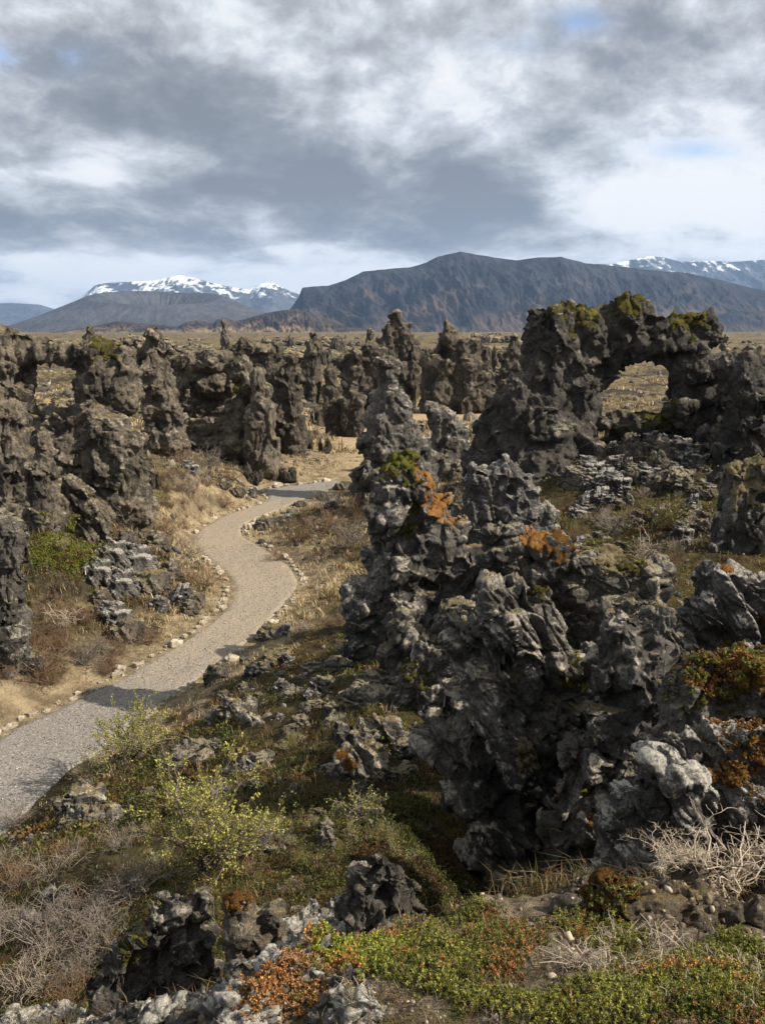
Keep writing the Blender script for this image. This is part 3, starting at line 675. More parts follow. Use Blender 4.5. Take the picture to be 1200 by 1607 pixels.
rock('slope_boulder', 'dark boulder with grey crest above the leafy bush', 'boulder', 12.6, [(370,1120,34,22), (350,1130,20,16), (400,1128,18,12)], 0.022, LAVA, 'slab', .4, hug=True)
rock('slope_boulder', 'humped grey boulder just above the top of the leafy bush', 'boulder', 11.4, [(305,1180,30,20), (285,1200,24,26), (325,1190,16,16)], 0.02, LAVA_GREY, 'coat', .42, hug=True)
rock('slope_boulder', 'small pointed grey rock right of the leafy bush top', 'boulder', 11, [(395,1200,26,14,{'r':-30}), (415,1185,14,12)], 0.02, LAVA_GREY, 'coat', .4, hug=True)
rock('slope_boulder', 'black rough boulder left of the leafy bush near the path', 'boulder', 12, [(130,1265,30,26), (150,1285,34,26), (175,1270,14,14), (115,1290,20,20)], 0.022, LAVA, 'lumpy', .42, hug=True)
rock('slope_boulder', 'small upright grey stone on the green moss below the black splintered rock', 'boulder', 8.6, [(515,1320,16,26), (508,1300,12,16)], 0.018, LAVA_GREY, 'coat', .3, hug=True)
rock('slope_boulder', 'round brown boulder below right of the leafy bush', 'boulder', 7.8, [(460,1392,24,14), (450,1400,22,12)], 0.018, LAVA_WARM, 'coat', .3, hug=True)
rock('slope_boulder', 'dark stones at the foot of the leafy bush on its right', 'boulder', 9.2, [(415,1320,16,14), (430,1340,20,12)], 0.018, LAVA, 'lumpy', .3, hug=True)
rock('slope_boulder', 'mossy brown boulder among the dead branches low on the left', 'boulder', 7.4, [(105,1420,30,26), (90,1440,26,22), (60,1450,16,12)], 0.018, LAVA_SLOPE, 'lumpy', .35, moss=[(125,1405,.14,'orange',.02,-.1)], hug=True)
rock('slope_boulder', 'grey lumpy stone by the slope edge over the straw bank', 'boulder', 15.5, [(545,1030,14,22), (530,1045,20,14), (490,1050,16,14)], 0.024, LAVA_GREY, 'coat', .4, hug=True)
rock('rock_outcrop', 'dark broken rock in the gap between leaning slab and buttress', 'rock outcrop', 11.2, [
    (905,1075,40,40), (890,1120,50,50), (930,1110,44,60), (900,1170,60,60), (925,1040,30,30,{'d':1.2}), (870,1050,40,50,{'d':1.2}), (940,1090,40,60,{'d':.8})], 0.02, LAVA, 'lumpy', .5, .8, moss=[(900,1060,.3,'yellow',.03)])
rock('rock_outcrop', 'grey coated shoulder joining the central pinnacle to the leaning slab', 'rock outcrop', 13.0, [
    (690,1030,44,34), (730,1020,50,44), (660,1060,40,30), (700,1080,60,40), (770,980,40,40), (720,970,40,30,{'d':1}), (800,940,36,30,{'d':2.4}), (640,1090,30,24), (690,1120,50,40)], 0.022, LAVA, 'lumpy', .5, .9, moss=[(690,1010,.35,'grey',.03),(650,1060,.35,'olive',.04),(725,1000,.3,'tan',.03)])
# right side
rock('rock_buttress', 'tall dark lava buttress right of the leaning slab', 'rock buttress', 8.8, [
    (975,1000,38,46), (1030,980,40,46), (960,1060,34,46), (1010,1060,60,60), (1060,1040,30,60), (985,1130,56,60), (935,1150,24,50), (1000,1200,60,60), (905,1190,38,56), (890,1255,36,60), (930,1270,50,60), (880,1340,32,60,{'k':'b'}), (930,1370,50,60), (990,1290,60,60), (1060,1120,50,80), (950,1250,60,90,{'d':.5}), (1000,980,60,50,{'d':1.5})], 0.0155, LAVA, 'lumpy', .66, .8,
    moss=[(905,1175,.3,'grey',.03,-.35),(915,1235,.22,'olive',.04,-.45),(935,1290,.22,'rust',.04,-.45),(930,1160,.2,'grey',.03,-.3)])
rock('rock_crag', 'pale cracked crag at the right edge with an orange lichen spot', 'rock crag', 10.2, [
    (1120,915,26,30), (1140,930,44,40,{'k':'b','r':25}), (1170,960,50,44), (1110,965,36,40), (1090,1000,26,44), (1150,1010,60,40), (1195,950,40,50), (1210,1010,40,40)], 0.018, LAVA_PALE, 'slab', .62, .6, moss=[(1142,893,.13,'orange',.02,-.35),(1150,1008,.18,'orange',.02,-.5),(1195,975,.22,'rust',.03,-.4)])
rock('coated_boulder', 'big smooth grey boulder carrying orange and green heath plants', 'boulder', 7.0, [
    (1075,1085,50,50), (1110,1065,60,42), (1165,1060,60,44), (1060,1120,36,34), (1150,1110,80,40), (1210,1080,50,60)], 0.013, LAVA_GREY, 'coat', .5, .6, moss=[(1120,1050,.26,'rust',.025,-.4),(1160,1080,.26,'olive',.03,-.5),(1130,1095,.25,'olive',.04,-.45),(1190,1060,.3,'rust',.04,-.4)])
rock('stepped_crag', 'dark stepped crag with mottled top below the smooth grey boulder', 'rock crag', 6.0, [
    (1060,1165,44,34), (1110,1160,60,32), (1175,1165,60,36), (1040,1215,40,50,{'k':'b'}), (1010,1260,46,50), (1070,1250,60,60), (1140,1230,60,50), (1200,1220,50,60), (990,1330,44,50), (1060,1330,60,50), (960,1300,24,36)], 0.0125, LAVA_NEAR, 'slab', .50, .6, moss=[(1150,1200,.22,'rust',.035,-.35),(1190,1190,.22,'rust',.035,-.35),(1120,1205,.12,'grey',.03,-.35)])
rock('rock_buttress', 'dark lava buttress just beyond the right edge of the frame', 'rock buttress', 9.0, [(1290,980,60,70), (1270,1080,60,80), (1340,1060,70,90), (1300,1180,90,90), (1380,1200,80,110), (1280,1290,80,80)], 0.03, LAVA, 'lumpy', .66)
rock('rock_outcrop', 'broken lava outcrop beyond the right edge of the frame below the arch', 'rock outcrop', 17, [(1270,820,50,50), (1320,860,60,60), (1290,920,70,60), (1380,900,60,80), (1250,960,50,50)], 0.05, LAVA, 'lumpy', .9)
# foreground
rock('foreground_boulder', 'large dark pitted boulder bottom left with pale rounded top', 'boulder', 5.2, [
    (318,1408,22,20), (300,1430,40,30), (262,1452,40,34), (230,1482,50,36,{'k':'b','r':-35}), (290,1480,54,44), (190,1520,44,36), (250,1525,60,40), (305,1535,44,44), (165,1555,36,36), (220,1575,60,40)], 0.0095, LAVA_SLOPE, 'lumpy', .30, moss=[(225,1440,.12,'tan',.02,-.2),(200,1500,.13,'olive',.02,-.25),(215,1475,.1,'yellow',.015,-.25)])
rock('foreground_boulder', 'brown boulder with a tuft of rusty moss beside the pitted boulder', 'boulder', 5.0, [
    (375,1425,26,22), (385,1455,34,34), (430,1440,26,24), (405,1480,44,30), (440,1465,20,26)], 0.0095, LAVA_WARM, 'coat', .26, moss=[(372,1412,.11,'rust',.025,-.1)])
rock('foreground_boulder', 'dark wedge shaped boulder at the mouth of the black gully', 'boulder', 5.9, [
    (600,1355,26,22), (615,1375,40,30), (585,1385,38,30), (640,1395,30,24), (605,1410,54,26)], 0.010, LAVA_SLOPE, 'lumpy', .28)
rock('foreground_ledge', 'pale lichen crusted rock ledge nearest the camera at lower left', 'rock ledge', 3.1, [
    (560,1425,44,16), (510,1440,50,20), (590,1440,40,20), (475,1465,50,24), (540,1465,60,26), (430,1495,50,26), (500,1500,60,30), (395,1530,50,28), (450,1545,70,34), (350,1565,56,30), (310,1595,60,26), (400,1600,80,40,{'d':-.3})], 0.0065, LAVA_NEAR, 'lumpy', .20, 1.0, hug=True)
rock('foreground_ledge', 'pale rough rock lump among the heath plants at bottom centre', 'rock ledge', 2.35, [
    (545,1545,36,26), (525,1580,50,34), (580,1600,60,30), (500,1600,40,26)], 0.005, LAVA_NEAR, 'lumpy', .15, 1.0, hug=True)
rock('foreground_ledge', 'low grey rock at the bottom edge in the left corner', 'rock ledge', 3.9, [
    (100,1595,34,18), (130,1600,34,16), (60,1607,60,14), (230,1590,56,20), (270,1600,50,20)], 0.0075, LAVA_NEAR, 'lumpy', .2, hug=True)
rock('foreground_stone', 'small pale stone half hidden in the green heath plants', 'stone', 2.75, [(702,1500,18,14), (690,1494,10,9)], 0.004, LAVA_NEAR, 'coat', .10, hug=True)
rock('earth_mound', 'brown crumbly mound edge under the dead twigs at lower right', 'rock mound', 3.9, [
    (905,1425,40,20), (945,1395,50,26), (990,1375,44,22), (1040,1370,50,24), (1000,1420,80,34), (1080,1400,70,34), (1140,1380,60,34), (1190,1390,60,50), (1090,1440,80,34), (1170,1440,60,30)], 0.0085,
    rock_mat('crumbly_earth', (0.06, 0.045, 0.03), (0.17, 0.135, 0.09), (0.34, 0.30, 0.22), 0.5, moss=(0.17, 0.12, 0.05), moss_amt=0.5, fs=2.2), 'coat', .22, 1.2, moss=[(935,1385,.16,'rust',.03,-.15),(1000,1365,.12,'rust',.03,-.15)], hug=True)

# ------------------------------------------------------------------ left side
rock('rock_arch', 'brown lava wall with a small round window at the far left', 'rock arch', 36, [
    (12,560,36,46), (30,540,40,20), (10,640,36,60), (30,665,32,50), (40,580,11,34), (75,553,40,17), (118,560,34,18), (150,560,40,26), (165,600,40,40), (143,615,15,40), (190,580,26,34), (80,662,40,26), (120,665,34,28), (50,690,50,40), (110,700,50,34), (200,620,22,40)], 0.055, LAVA_WARM, 'lumpy', 1.05,.7, moss=[(165,548,.8,'olive',.05)])
rock('rock_buttress', 'broad brown buttress below the small round window', 'rock buttress', 31.5, [
    (150,655,24,26), (168,680,34,36), (192,712,32,42), (155,715,30,44), (212,742,24,34), (180,752,38,34), (130,670,14,22), (140,760,30,24)], 0.042, LAVA_WARM, 'lumpy', .8)
rock('rock_pinnacle', 'finger tipped lava knob rising on the skyline at the left', 'rock pinnacle', 47, [(141,520,7,12), (140,535,12,12), (155,543,22,10), (170,545,20,8), (150,560,34,16)], 0.065, LAVA_FAR, 'lumpy', .7, .5)
rock('rock_pillar', 'figure shaped lava pillar standing before the left wall', 'rock pillar', 26.5, [(64,692,17,18), (70,712,20,9), (66,735,24,24), (66,775,26,36), (60,815,26,30)], 0.036, LAVA_WARM, 'lumpy', .5, .5)
rock('rock_wall', 'brown lumpy lava wall filling the left edge', 'rock wall', 29, [
    (8,700,34,50), (25,740,40,46), (5,760,40,60), (40,770,26,44), (10,650,30,30), (30,810,40,30)], 0.045, LAVA_WARM, 'lumpy', .9)
rock('rock_crag', 'pale rounded crag at the left edge above the dead bushes', 'rock crag', 19.5, [(8,825,30,26), (15,860,30,40,{'k':'b'}), (8,910,30,44), (25,940,16,20)], 0.028, LAVA_GREY, 'lumpy', .6)
rock('leaning_rock', 'leaning splintered rock between the left wall and the path', 'boulder', 28, [(108,760,14,14), (122,778,18,20,{'k':'b','r':35}), (145,800,20,16), (155,812,18,14), (100,775,10,16)], 0.038, LAVA_WARM, 'slab', .6)
rock('rock_pillar', 'tall knobbly lava pillar with a rounded head left of the cave', 'rock pillar', 45, [
    (242,528,13,16), (240,550,17,18), (262,552,9,8), (246,580,21,26), (232,600,14,20), (255,610,24,28), (240,640,20,30), (264,650,22,34), (250,680,22,30), (272,700,24,34), (285,730,18,18), (205,560,12,30)], 0.06, LAVA_WARM, 'lumpy', .9, .8)
rock('lava_cave', 'lava outcrop with a wide black cave mouth', 'cave rock', 51, [
    (300,572,30,18), (335,568,44,18), (375,580,24,22), (392,612,22,26), (288,600,12,38), (278,640,16,30), (410,640,18,26), (375,650,24,22), (350,668,26,18), (310,672,26,16), (335,600,50,26,{'d':3}), (330,640,44,30,{'d':4}), (330,560,44,10,{'d':2})], 0.07, LAVA_WARM, 'lumpy', .95, .7, moss=[(370,605,.8,'olive',.06)])
rock('rock_pillar', 'front pillar with a pale mossy shoulder beside the path bend', 'rock pillar', 49.5, [
    (405,600,13,22), (418,615,11,14), (408,640,18,28), (420,650,16,30), (412,690,20,32,{'k':'b'}), (425,710,17,26,{'k':'b'}), (400,700,12,28), (395,670,14,34), (415,742,34,12)], 0.062, LAVA_WARM, 'massive', .8, .6, moss=[(418,608,.35,'tan',.06,-.3)])
rock('rock_pillar', 'tall stacked pillar directly behind the front pillar', 'rock pillar', 57, [
    (458,566,12,14), (448,590,16,20), (466,592,9,12), (456,620,17,26), (462,650,18,24), (450,660,16,34), (466,680,13,24), (440,640,14,30), (430,610,10,26), (445,700,22,14)], 0.07, LAVA_FAR, 'lumpy', .9, .8)
rock('rock_pillar', 'slim upright pillar alone on the grass right of the stacked pillar', 'rock pillar', 72, [
    (517,566,8,8), (520,588,12,18), (522,612,15,18), (524,630,16,14)], 0.085, LAVA_FAR, 'lumpy', .9, .8)
rock('boulder_heap', 'squat dark rock beside the slim upright pillar', 'rock outcrop', 71, [(553,618,11,10), (560,630,14,12), (545,634,10,10)], 0.085, LAVA_FAR, 'lumpy', .8)
rock('rock_pinnacle', 'highest jagged peak on the skyline left of centre gap', 'rock pinnacle', 115, [
    (622,504,9,12), (610,518,13,14), (630,522,14,16), (620,540,24,18), (648,542,14,14), (600,540,14,12), (615,560,30,18)], 0.13, LAVA_FAR, 'lumpy', 1.8)
rock('rock_pinnacle', 'twin topped skyline crag with a dark hole in its flank', 'rock pinnacle', 92, [
    (702,518,8,10), (700,532,15,14), (698,552,18,18,{'d':2}), (712,545,12,20), (728,548,14,16), (745,545,14,16), (758,562,10,18), (735,575,34,24), (700,585,34,22), (680,570,22,18), (760,590,24,12), (720,605,40,12)], 0.11, LAVA_FAR, 'lumpy', 1.5)
rock('lava_outcrop', 'broad lava mass left of the jagged skyline peak', 'rock outcrop', 95, [
    (580,548,16,14), (560,560,22,16), (600,570,30,20), (560,585,28,16), (585,600,30,18), (540,570,16,14), (610,590,26,16)], 0.115, LAVA_FAR, 'lumpy', 1.6)
rock('rock_pinnacle', 'single blunt skyline tooth above the slim upright pillar', 'rock pinnacle', 98, [(490,530,8,12), (492,545,12,12), (488,556,14,10)], 0.11, LAVA_FAR, 'massive', 1.2)
rock('rock_pinnacle', 'small round topped post on the skyline beside the jagged peak', 'rock pinnacle', 100, [(580,524,5,8), (580,538,7,12)], 0.11, LAVA_FAR, 'lumpy', .8, .5)
rock('rock_pillar', 'dark double pillar on the plain just left of the great arch', 'rock pillar', 66, [
    (808,536,10,12), (805,555,12,16), (820,548,8,10), (798,580,14,18), (812,580,14,18), (800,605,22,16), (785,560,8,10)], 0.08, LAVA_FAR, 'lumpy', .9)
rock('lava_outcrop', 'knobbly lava ridge above the cave on the skyline', 'rock outcrop', 68, [
    (382,540,14,12), (372,550,18,12), (398,552,16,10), (360,562,18,10), (420,558,20,14), (436,552,12,14), (425,580,24,20), (400,575,20,14)], 0.085, LAVA_FAR, 'lumpy', 1.1)
rock('lava_outcrop', 'low bouldery ridge between the round headed pillar and the cave', 'rock outcrop', 60, [(300,556,18,8), (318,560,16,8), (280,565,14,8), (345,556,16,8)], 0.08, LAVA_FAR, 'lumpy', .9)
rock('lava_outcrop', 'low dark rocks under the great arch window', 'rock outcrop', 44, [(970,648,12,8), (990,654,18,7), (1020,655,16,6), (958,650,8,10)], 0.06, LAVA_FAR, 'lumpy', .7)
print('rocks', NROCK, time.time()-T0)
# ------------------------------------------------------------------ rock prototypes and copies
def proto(name, bl, vox, sty, u, mat, lumps=1.0):
    bb = [(np.array(c, float), np.array(a, float), rotm(0, R(r), 0), k) for c, a, r, k in bl]
    return build_mesh(name, bb, vox, style(sty, u), mat, lumps, base=np.zeros(3))
PILL, OUT, BLD, PEB = [], [], [], []
for i in range(4):     # unit height pillars
    x = 0; bl = [((0, 0, -.05), (.34, .34, .25), 0, 'e')]
    for k in range(6):
        z = .1 + k*.155; w = .26*(1-.11*k)*rng.uniform(.8, 1.15); x += rng.uniform(-.05, .05)
        bl.append(((x, rng.uniform(-.05, .05), z), (w, w*.9, .15), rng.uniform(-15, 15), 'b' if rng.random() < .3 else 'e'))
    PILL.append(proto('far_pillar', bl, .017, 'lumpy', .22, LAVA_FAR, .8))
for i in range(5):     # unit half-width outcrops
    bl = []
    for k in range(9):
        bx = rng.uniform(-.8, .8); by = rng.uniform(-.5, .5); s = rng.uniform(.18, .38)
        bl.append(((bx, by, .05+rng.uniform(0, .25)), (s, s*.9, s*rng.uniform(.6, 1.1)), rng.uniform(-30, 30), 'b' if rng.random() < .4 else 'e'))
    OUT.append(proto('lava_outcrop', bl, .026, 'lumpy', .3, LAVA_FAR, 1.0))
for i in range(6):     # half-metre boulders
    bl = [((0, 0, .1), (.42, .36, .32), rng.uniform(-30, 30), 'b' if i % 2 else 'e')]
    for k in range(4):
        d = rng.normal(size=3); d /= np.linalg.norm(d); bl.append((d*.28+[0, 0, .1], rng.uniform(.15, .28, 3), rng.uniform(-50, 50), 'b'))
    BLD.append(proto('boulder', bl, .022, ('lumpy', 'slab', 'coat')[i % 3], .32, (LAVA_WARM, LAVA_PALE, LAVA_GREY)[i % 3], .6))
for i in range(6):
    bl = [((0, 0, .25), (.5, .42, .36), rng.uniform(-25, 25), 'b' if i % 3 else 'e')]
    PEB.append(proto('path_stone', bl, .06, 'massive', .55, STONE, .35))
protos = PILL+OUT+BLD+PEB
used = set()
def put(p, x, y, z, s, rz, label, cat, group=None, name=None, mat=None):
    o = p if p.name not in used else p.copy()
    if p.name in used: COL.objects.link(o)
    else: used.add(p.name)
    if name: o.name = name
    o.location = (x, y, z); o.scale = s if hasattr(s, '__len__') else (s, s, s); o.rotation_euler = (random.uniform(-.06, .06), random.uniform(-.06, .06), rz)
    return tag(o, label, cat, group)
def h1(x, y): return float(H(np.array([x]), np.array([y]))[0])
# boulders measured from the photograph: px, py, half width in px, proto, label
BS = [(350,760,12,0,'small rock left of the path fork on the straw bank'),(372,770,14,0,'dark rock at the head of the upper path bend'),(392,772,12,4,'squat rock beside the path fork, next to the kerb stones'),
      (300,735,16,1,'rock under the bare bushes below the cave'),(335,722,12,0,'rock near the foot of the cave outcrop'),
      (200,850,16,3,'dark block topmost on the heap left of the path'),(225,835,14,0,'rounded rock at the back of the heap left of the path'),(245,850,20,3,'leaning block on the right top of the heap'),
      (180,870,24,1,'pale cracked block at the left end of the heap'),(215,880,26,1,'big pale faced block in the middle of the heap'),(155,895,22,1,'jagged grey rock at the left foot of the heap'),
      (235,905,30,0,'big dark lumpy boulder in the centre of the heap'),(190,915,22,1,'narrow grey block under the big pale faced block'),(265,895,18,3,'wedge rock on the right slope of the heap'),
      (180,960,24,1,'upright folded block lowest on the left of the heap'),(200,985,26,0,'dark block at the very foot of the heap'),(160,940,16,3,'small grey block left of the upright folded block'),
      (285,930,20,4,'grey lump at the right foot of the heap'),(305,940,18,0,'twin dark lumps near the left kerb stones'),(295,955,14,3,'small lump right beside the left kerb stones'),(250,945,16,4,'half buried lump below the dark lumpy boulder'),
      (165,1020,16,0,'dark low stone under the dead bushes by the lower bend'),(320,840,12,4,'low stone near the dry shrub at the inner bend'),(335,880,12,0,'brown stone on the verge at the inner bend'),
      (425,985,26,0,'dark flat boulder on the straw bank right of the path'),(445,990,16,4,'brown lump beside the dark flat boulder on the straw bank'),(395,1055,16,1,'small pale rock on the edge of the straw bank'),(415,1045,18,3,'splintered rock on the edge of the straw bank'),
      (440,1075,18,4,'rounded rock where straw bank meets the dark slope'),(380,1080,14,3,'low rock above the right verge of the path'),(350,1090,12,0,'brown stone near the right verge of the path'),
      (415,820,18,0,'dark knoll on the right bank at the upper bend'),(395,845,14,0,'low brown stone inside the right verge at the upper bend'),(450,815,14,4,'low brown rock behind the right bank knoll'),(485,815,12,0,'rock under the brown brush on the right bank'),
      (540,760,16,0,'rock at the foot of the narrow column by the path'),(520,790,14,4,'mossy stone right of the path under the narrow column'),(470,790,10,0,'stone on the inner corner of the path fork'),
      (690,775,22,0,'rock between the orange topped pinnacle and the arch'),(715,740,20,3,'pale rock behind the pale jagged outcrop'),(725,790,18,0,'dark rock tucked behind the pale jagged outcrop'),(690,730,18,4,'mossy rock behind the orange topped pinnacle'),
      (1085,720,18,1,'grey speckled boulder highest in the arch hollow'),(1060,740,14,1,'grey block left of the speckled boulder in the hollow'),(1075,760,14,3,'grey block below the speckled boulder in the hollow'),(1040,725,12,0,'dark rock in the upper middle of the hollow'),
      (1010,740,14,1,'small grey rock left in the hollow boulder field'),(1030,760,14,3,'angular rock in the middle of the hollow boulder field'),(1095,770,14,0,'dark rock at the right end of the hollow boulder field'),(985,730,12,4,'mossy rock at the left end of the hollow boulder field'),
      (1000,700,12,0,'dark rock just under the arch window sill'),(960,700,14,4,'brown rock at the left under the arch window'),(1085,790,16,4,'brown layered rock low on the right of the hollow'),(1060,690,14,0,'dark rock under the right foot of the arch window'),
      (930,760,14,4,'brown mossy rock beside the arch left pier'),(915,790,14,4,'low brown rock at the foot of the arch left pier'),(955,790,10,0,'dark small rock near the hollow moss'),
      (1115,765,12,0,'dark rock against the right cliff of the hollow'),(1040,800,10,3,'grey stone below the hollow boulder field'),
      (470,1130,16,5,'small grey rock on the mossy slope below the straw bank'),(500,1075,14,2,'pale coated stone near the top of the mossy slope'),(520,1110,16,5,'grey rock above the big moss patch on the slope'),(600,1310,14,0,'dark rock in the moss left of the black gully'),
      (350,1235,12,5,'grey stone peeking over the leafy bush'),(230,1240,14,0,'dark stone beside the leafy bush on its left'),(180,1290,14,4,'mossy stone near the black rough boulder'),(60,1380,14,0,'dark stone half hidden in dead branches'),(560,1395,16,2,'coated stone beside the wedge shaped boulder'),
      (10,1170,9,1,'orange tinted stone at the left path verge by the frame edge'),(40,1250,16,4,'flat tan rock at the right verge of the lower path'),(80,1245,12,1,'pale rock on the right verge beside the lower path'),(215,1085,12,1,'pale flat rock lying on the path verge above the green bush')]
for i, (px, py, hw, k, lab) in enumerate(BS):
    if path_d(*[np.array([c]) for c in hit(px, py+hw*.5, 4)[:2]])[0] < .15: continue
    hw *= 1.35 if 140 < px < 320 and 825 < py < 1000 else 1.1
    p = hit(px, py+hw*.5, 4); s = hw/FPX*p[1]/.45
    put(BLD[k], p[0], p[1], p[2]-.05*s, (s, s*.9, s*random.uniform(.85, 1.15)), random.uniform(-.6, .6) + (k*1.1), lab, 'boulder', 'boulders lying about the lava field', 'boulder')
# far pillars and outcrops: px, top, base, half width, kind
FP = [(270,545,562,10,'o','low lava hump on the plain right of the round headed pillar'),(200,530,556,14,'o','lava hump on the skyline beside the finger tipped knob'),(420,532,560,10,'p','small skyline tooth above the front pillar'),
      (455,530,552,12,'o','skyline rocks behind the stacked pillar'),(530,530,556,14,'o','dark skyline rocks between tooth and post'),(510,545,572,14,'o','lava rise behind the slim upright pillar'),(645,520,556,10,'o','right shoulder rocks of the jagged peak'),
      (665,545,575,14,'o','rocks in the saddle between the two skyline crags'),(775,548,580,12,'o','rocks right of the twin topped crag'),(785,530,552,6,'p','tiny skyline tooth left of the double pillar'),(690,600,640,16,'o','dark mound under the twin topped crag'),
      (655,585,612,16,'o','low mound left of the twin topped crag foot'),(560,590,612,14,'o','low rocks left of the narrow column top'),(490,590,640,10,'p','dark stub pillar behind the slim upright pillar'),(440,600,640,10,'o','rocks between stacked pillar and cave'),
      (340,690,712,18,'o','broken rocks at the foot of the cave outcrop'),(500,640,668,12,'o','rocks on the grass left of the sandy trail'),(480,680,706,14,'o','mossy rocks beside the sandy trail by the stacked pillar'),(510,690,712,12,'o','layered mossy slabs left of the sandy trail'),
      (450,735,755,22,'o','low rocks above the path fork'),(400,735,760,18,'o','rocks at the foot of the front pillar'),(590,620,650,12,'o','dark rocks left of the narrow column'),(640,600,640,12,'o','dark rocks right of the narrow column'),
      (300,600,640,10,'o','rocks on the left flank of the cave'),(730,630,650,12,'o','rocks beyond the sandy trail'),(760,600,622,14,'o','dark rocks on the plain right of the twin topped crag'),(830,600,640,10,'o','rocks beside the arch left shoulder'),
      (710,760,800,22,'o','rocks filling the gap behind the pale jagged outcrop'),(570,775,800,20,'o','low rocks against the orange topped pinnacle'),(660,700,730,16,'o','rocks on the right foot of the narrow column'),
      (225,700,740,12,'o','rocks under the broad brown buttress'),(290,660,700,14,'o','rocks at the foot of the round headed pillar'),(240,740,765,16,'o','rocks in the bare bushes below the round headed pillar')]
for i, (px, top, base, hw, k, lab) in enumerate(FP):
    p = hit(px, base, 20, 900)
    if p[1] > 300: p = G(px, base)
    h = float(W(px, top, p[1])[2]) - p[2]; w = hw/FPX*p[1]
    if k == 'p': put(PILL[i % 4], p[0], p[1], p[2], (w/.3, w/.3, max(h, .4)/1.0), random.uniform(0, 6), lab, 'rock pillar', 'lava pillars of the plain', 'lava_pillar')
    else: put(OUT[i % 5], p[0], p[1], p[2], (w/.95, w/.95, max(h, .3)/.5), random.uniform(0, 6), lab, 'rock outcrop', 'lava outcrops of the plain', 'lava_outcrop')
# boulder field in the hollow under the arch
n = 0
while n < 80:
    px, py = random.uniform(905, 1115), random.uniform(695, 860)
    p = hit(px, py, 14, 60)
    if not 22 < p[1] < 37: n += .2; continue
    s = random.uniform(.45, 1.35)*(1.2 if py < 790 else .8)
    put(BLD[random.choice((0, 1, 3, 4, 5))], p[0], p[1], p[2]-.06, (s, s*.85, s*random.uniform(.6, 1.0)), random.uniform(0, 6), 'loose grey boulder strewn on the floor of the arch hollow', 'boulder', 'boulders strewn in the arch hollow', 'boulder'); n += 1
for k in range(60):
    px, py = random.uniform(330, 640), random.uniform(1030, 1330); p = hit(px, py, 6, 24)
    s = random.uniform(.15, .55)*p[1]/12
    put(BLD[random.choice((0, 2, 3, 4, 5))], p[0], p[1], p[2]-.04, (s, s*.85, s*random.uniform(.6, 1.1)), random.uniform(0, 6), 'small lava rock bedded in the dark heath slope', 'boulder', 'small rocks on the heath slope', 'boulder')
# the scattered field beyond
n = 0; tries = 0; placed = []
while n < 205 and tries < 6000:
    tries += 1
    D = math.exp(random.uniform(math.log(62), math.log(700))); a = random.uniform(-27, 27)
    x = D*math.tan(R(a)); px = 600 + FPX*x/D; yb = 518 + 8/D*FPX
    f = fbm(np.array([x]), np.array([D]), 12, 1/60., 3)[0]
    if f < -.05 or trail_d(np.array([x]), np.array([D]))[0] < 4: continue
    if 640 < px < 800 and D < 160 and yb > 560 and random.random() < .8: continue
    if px > 930 and D < 75: continue
    if D < 110 and random.random() < .5: continue
    if 925 < px < 1075 and D < 300: continue
    if 40 < px < 130 and D < 150: continue
    s = (0.9 + 2.6*random.random()**2)*(1+D/260)
    if any((x-q[0])**2+(D-q[1])**2 < (s+q[2])**2*.5 for q in placed): continue
    placed.append((x, D, s))
    z = h1(x, D)
    if random.random() < .16 and D < 300: put(PILL[n % 4], x, D, z-.2, (s*1.3, s*1.3, s*random.uniform(1.3, 2.2)), random.uniform(0, 6), 'small dark lava pillar standing out on the far plain', 'rock pillar', 'small far lava pillars', 'lava_pillar')
    else: put(OUT[n % 5], x, D, z-.1*s, (s*1.4, s*1.4, s*random.uniform(.8, 1.5)), random.uniform(0, 6), 'low weathered lava outcrop scattered on the far plain', 'rock outcrop', 'low lava outcrops scattered over the far plain', 'lava_outcrop')
    n += 1
# kerb stones
def kerb(L, side, i0, i1, gap, lab, grp):
    tan = np.gradient(L[:, :2], axis=0); tan /= np.linalg.norm(tan, axis=1)[:, None]
    nor = np.stack([-tan[:, 1], tan[:, 0]], 1)*side
    P = L[:, :2] + nor*(L[:, 2]+.10)[:, None]
    s = np.concatenate([[0], np.cumsum(np.linalg.norm(np.diff(P, axis=0), axis=1))])
    t = s[i0]
    while t < s[i1]:
        g = gap*math.exp(max(-.6, min(.42, random.gauss(0, .38))))
        if random.random() < .88:
            x = np.interp(t, s, P[:, 0]); y = np.interp(t, s, P[:, 1]); q = g*random.uniform(.4, 1.1)
            k = int(np.interp(t, s, np.arange(len(s)))); nn = nor[k]; jj = random.uniform(-.05, .14)
            put(random.choice(PEB), x+nn[0]*jj, y+nn[1]*jj, .02-random.uniform(.1, .3)*q, (q*1.0, q*.8, q*.75), math.atan2(tan[k, 1], tan[k, 0])+random.uniform(-.4, .4), lab, 'stone', grp, 'path_stone')
        t += g
n = len(CL)
kerb(CL, 1, 10, 90, .34, 'pale stone edging the left side of the lower path', 'stones along the left edge of the lower path')
kerb(CL, 1, 90, 150, .30, 'stone lining the left inner bend of the path', 'stones along the left bend of the path')
kerb(CL, 1, 165, 236, .36, 'small stone lining the upper left edge of the path', 'stones along the upper left edge of the path')
kerb(CL, -1, 40, 120, .34, 'pale stone edging the right side of the path', 'stones along the right edge of the path')
kerb(CL, -1, 120, 200, .30, 'stone lining the right edge of the S bend', 'stones along the right edge of the bend')
kerb(BRANCH, 1, 8, 68, .45, 'small stone along the far side of the path fork', 'stones along the far side of the fork')
for p in protos:
    if p.name.split('.')[0] in ('far_pillar',) and 'category' not in p: bpy.data.objects.remove(p)
print('copies', time.time()-T0)
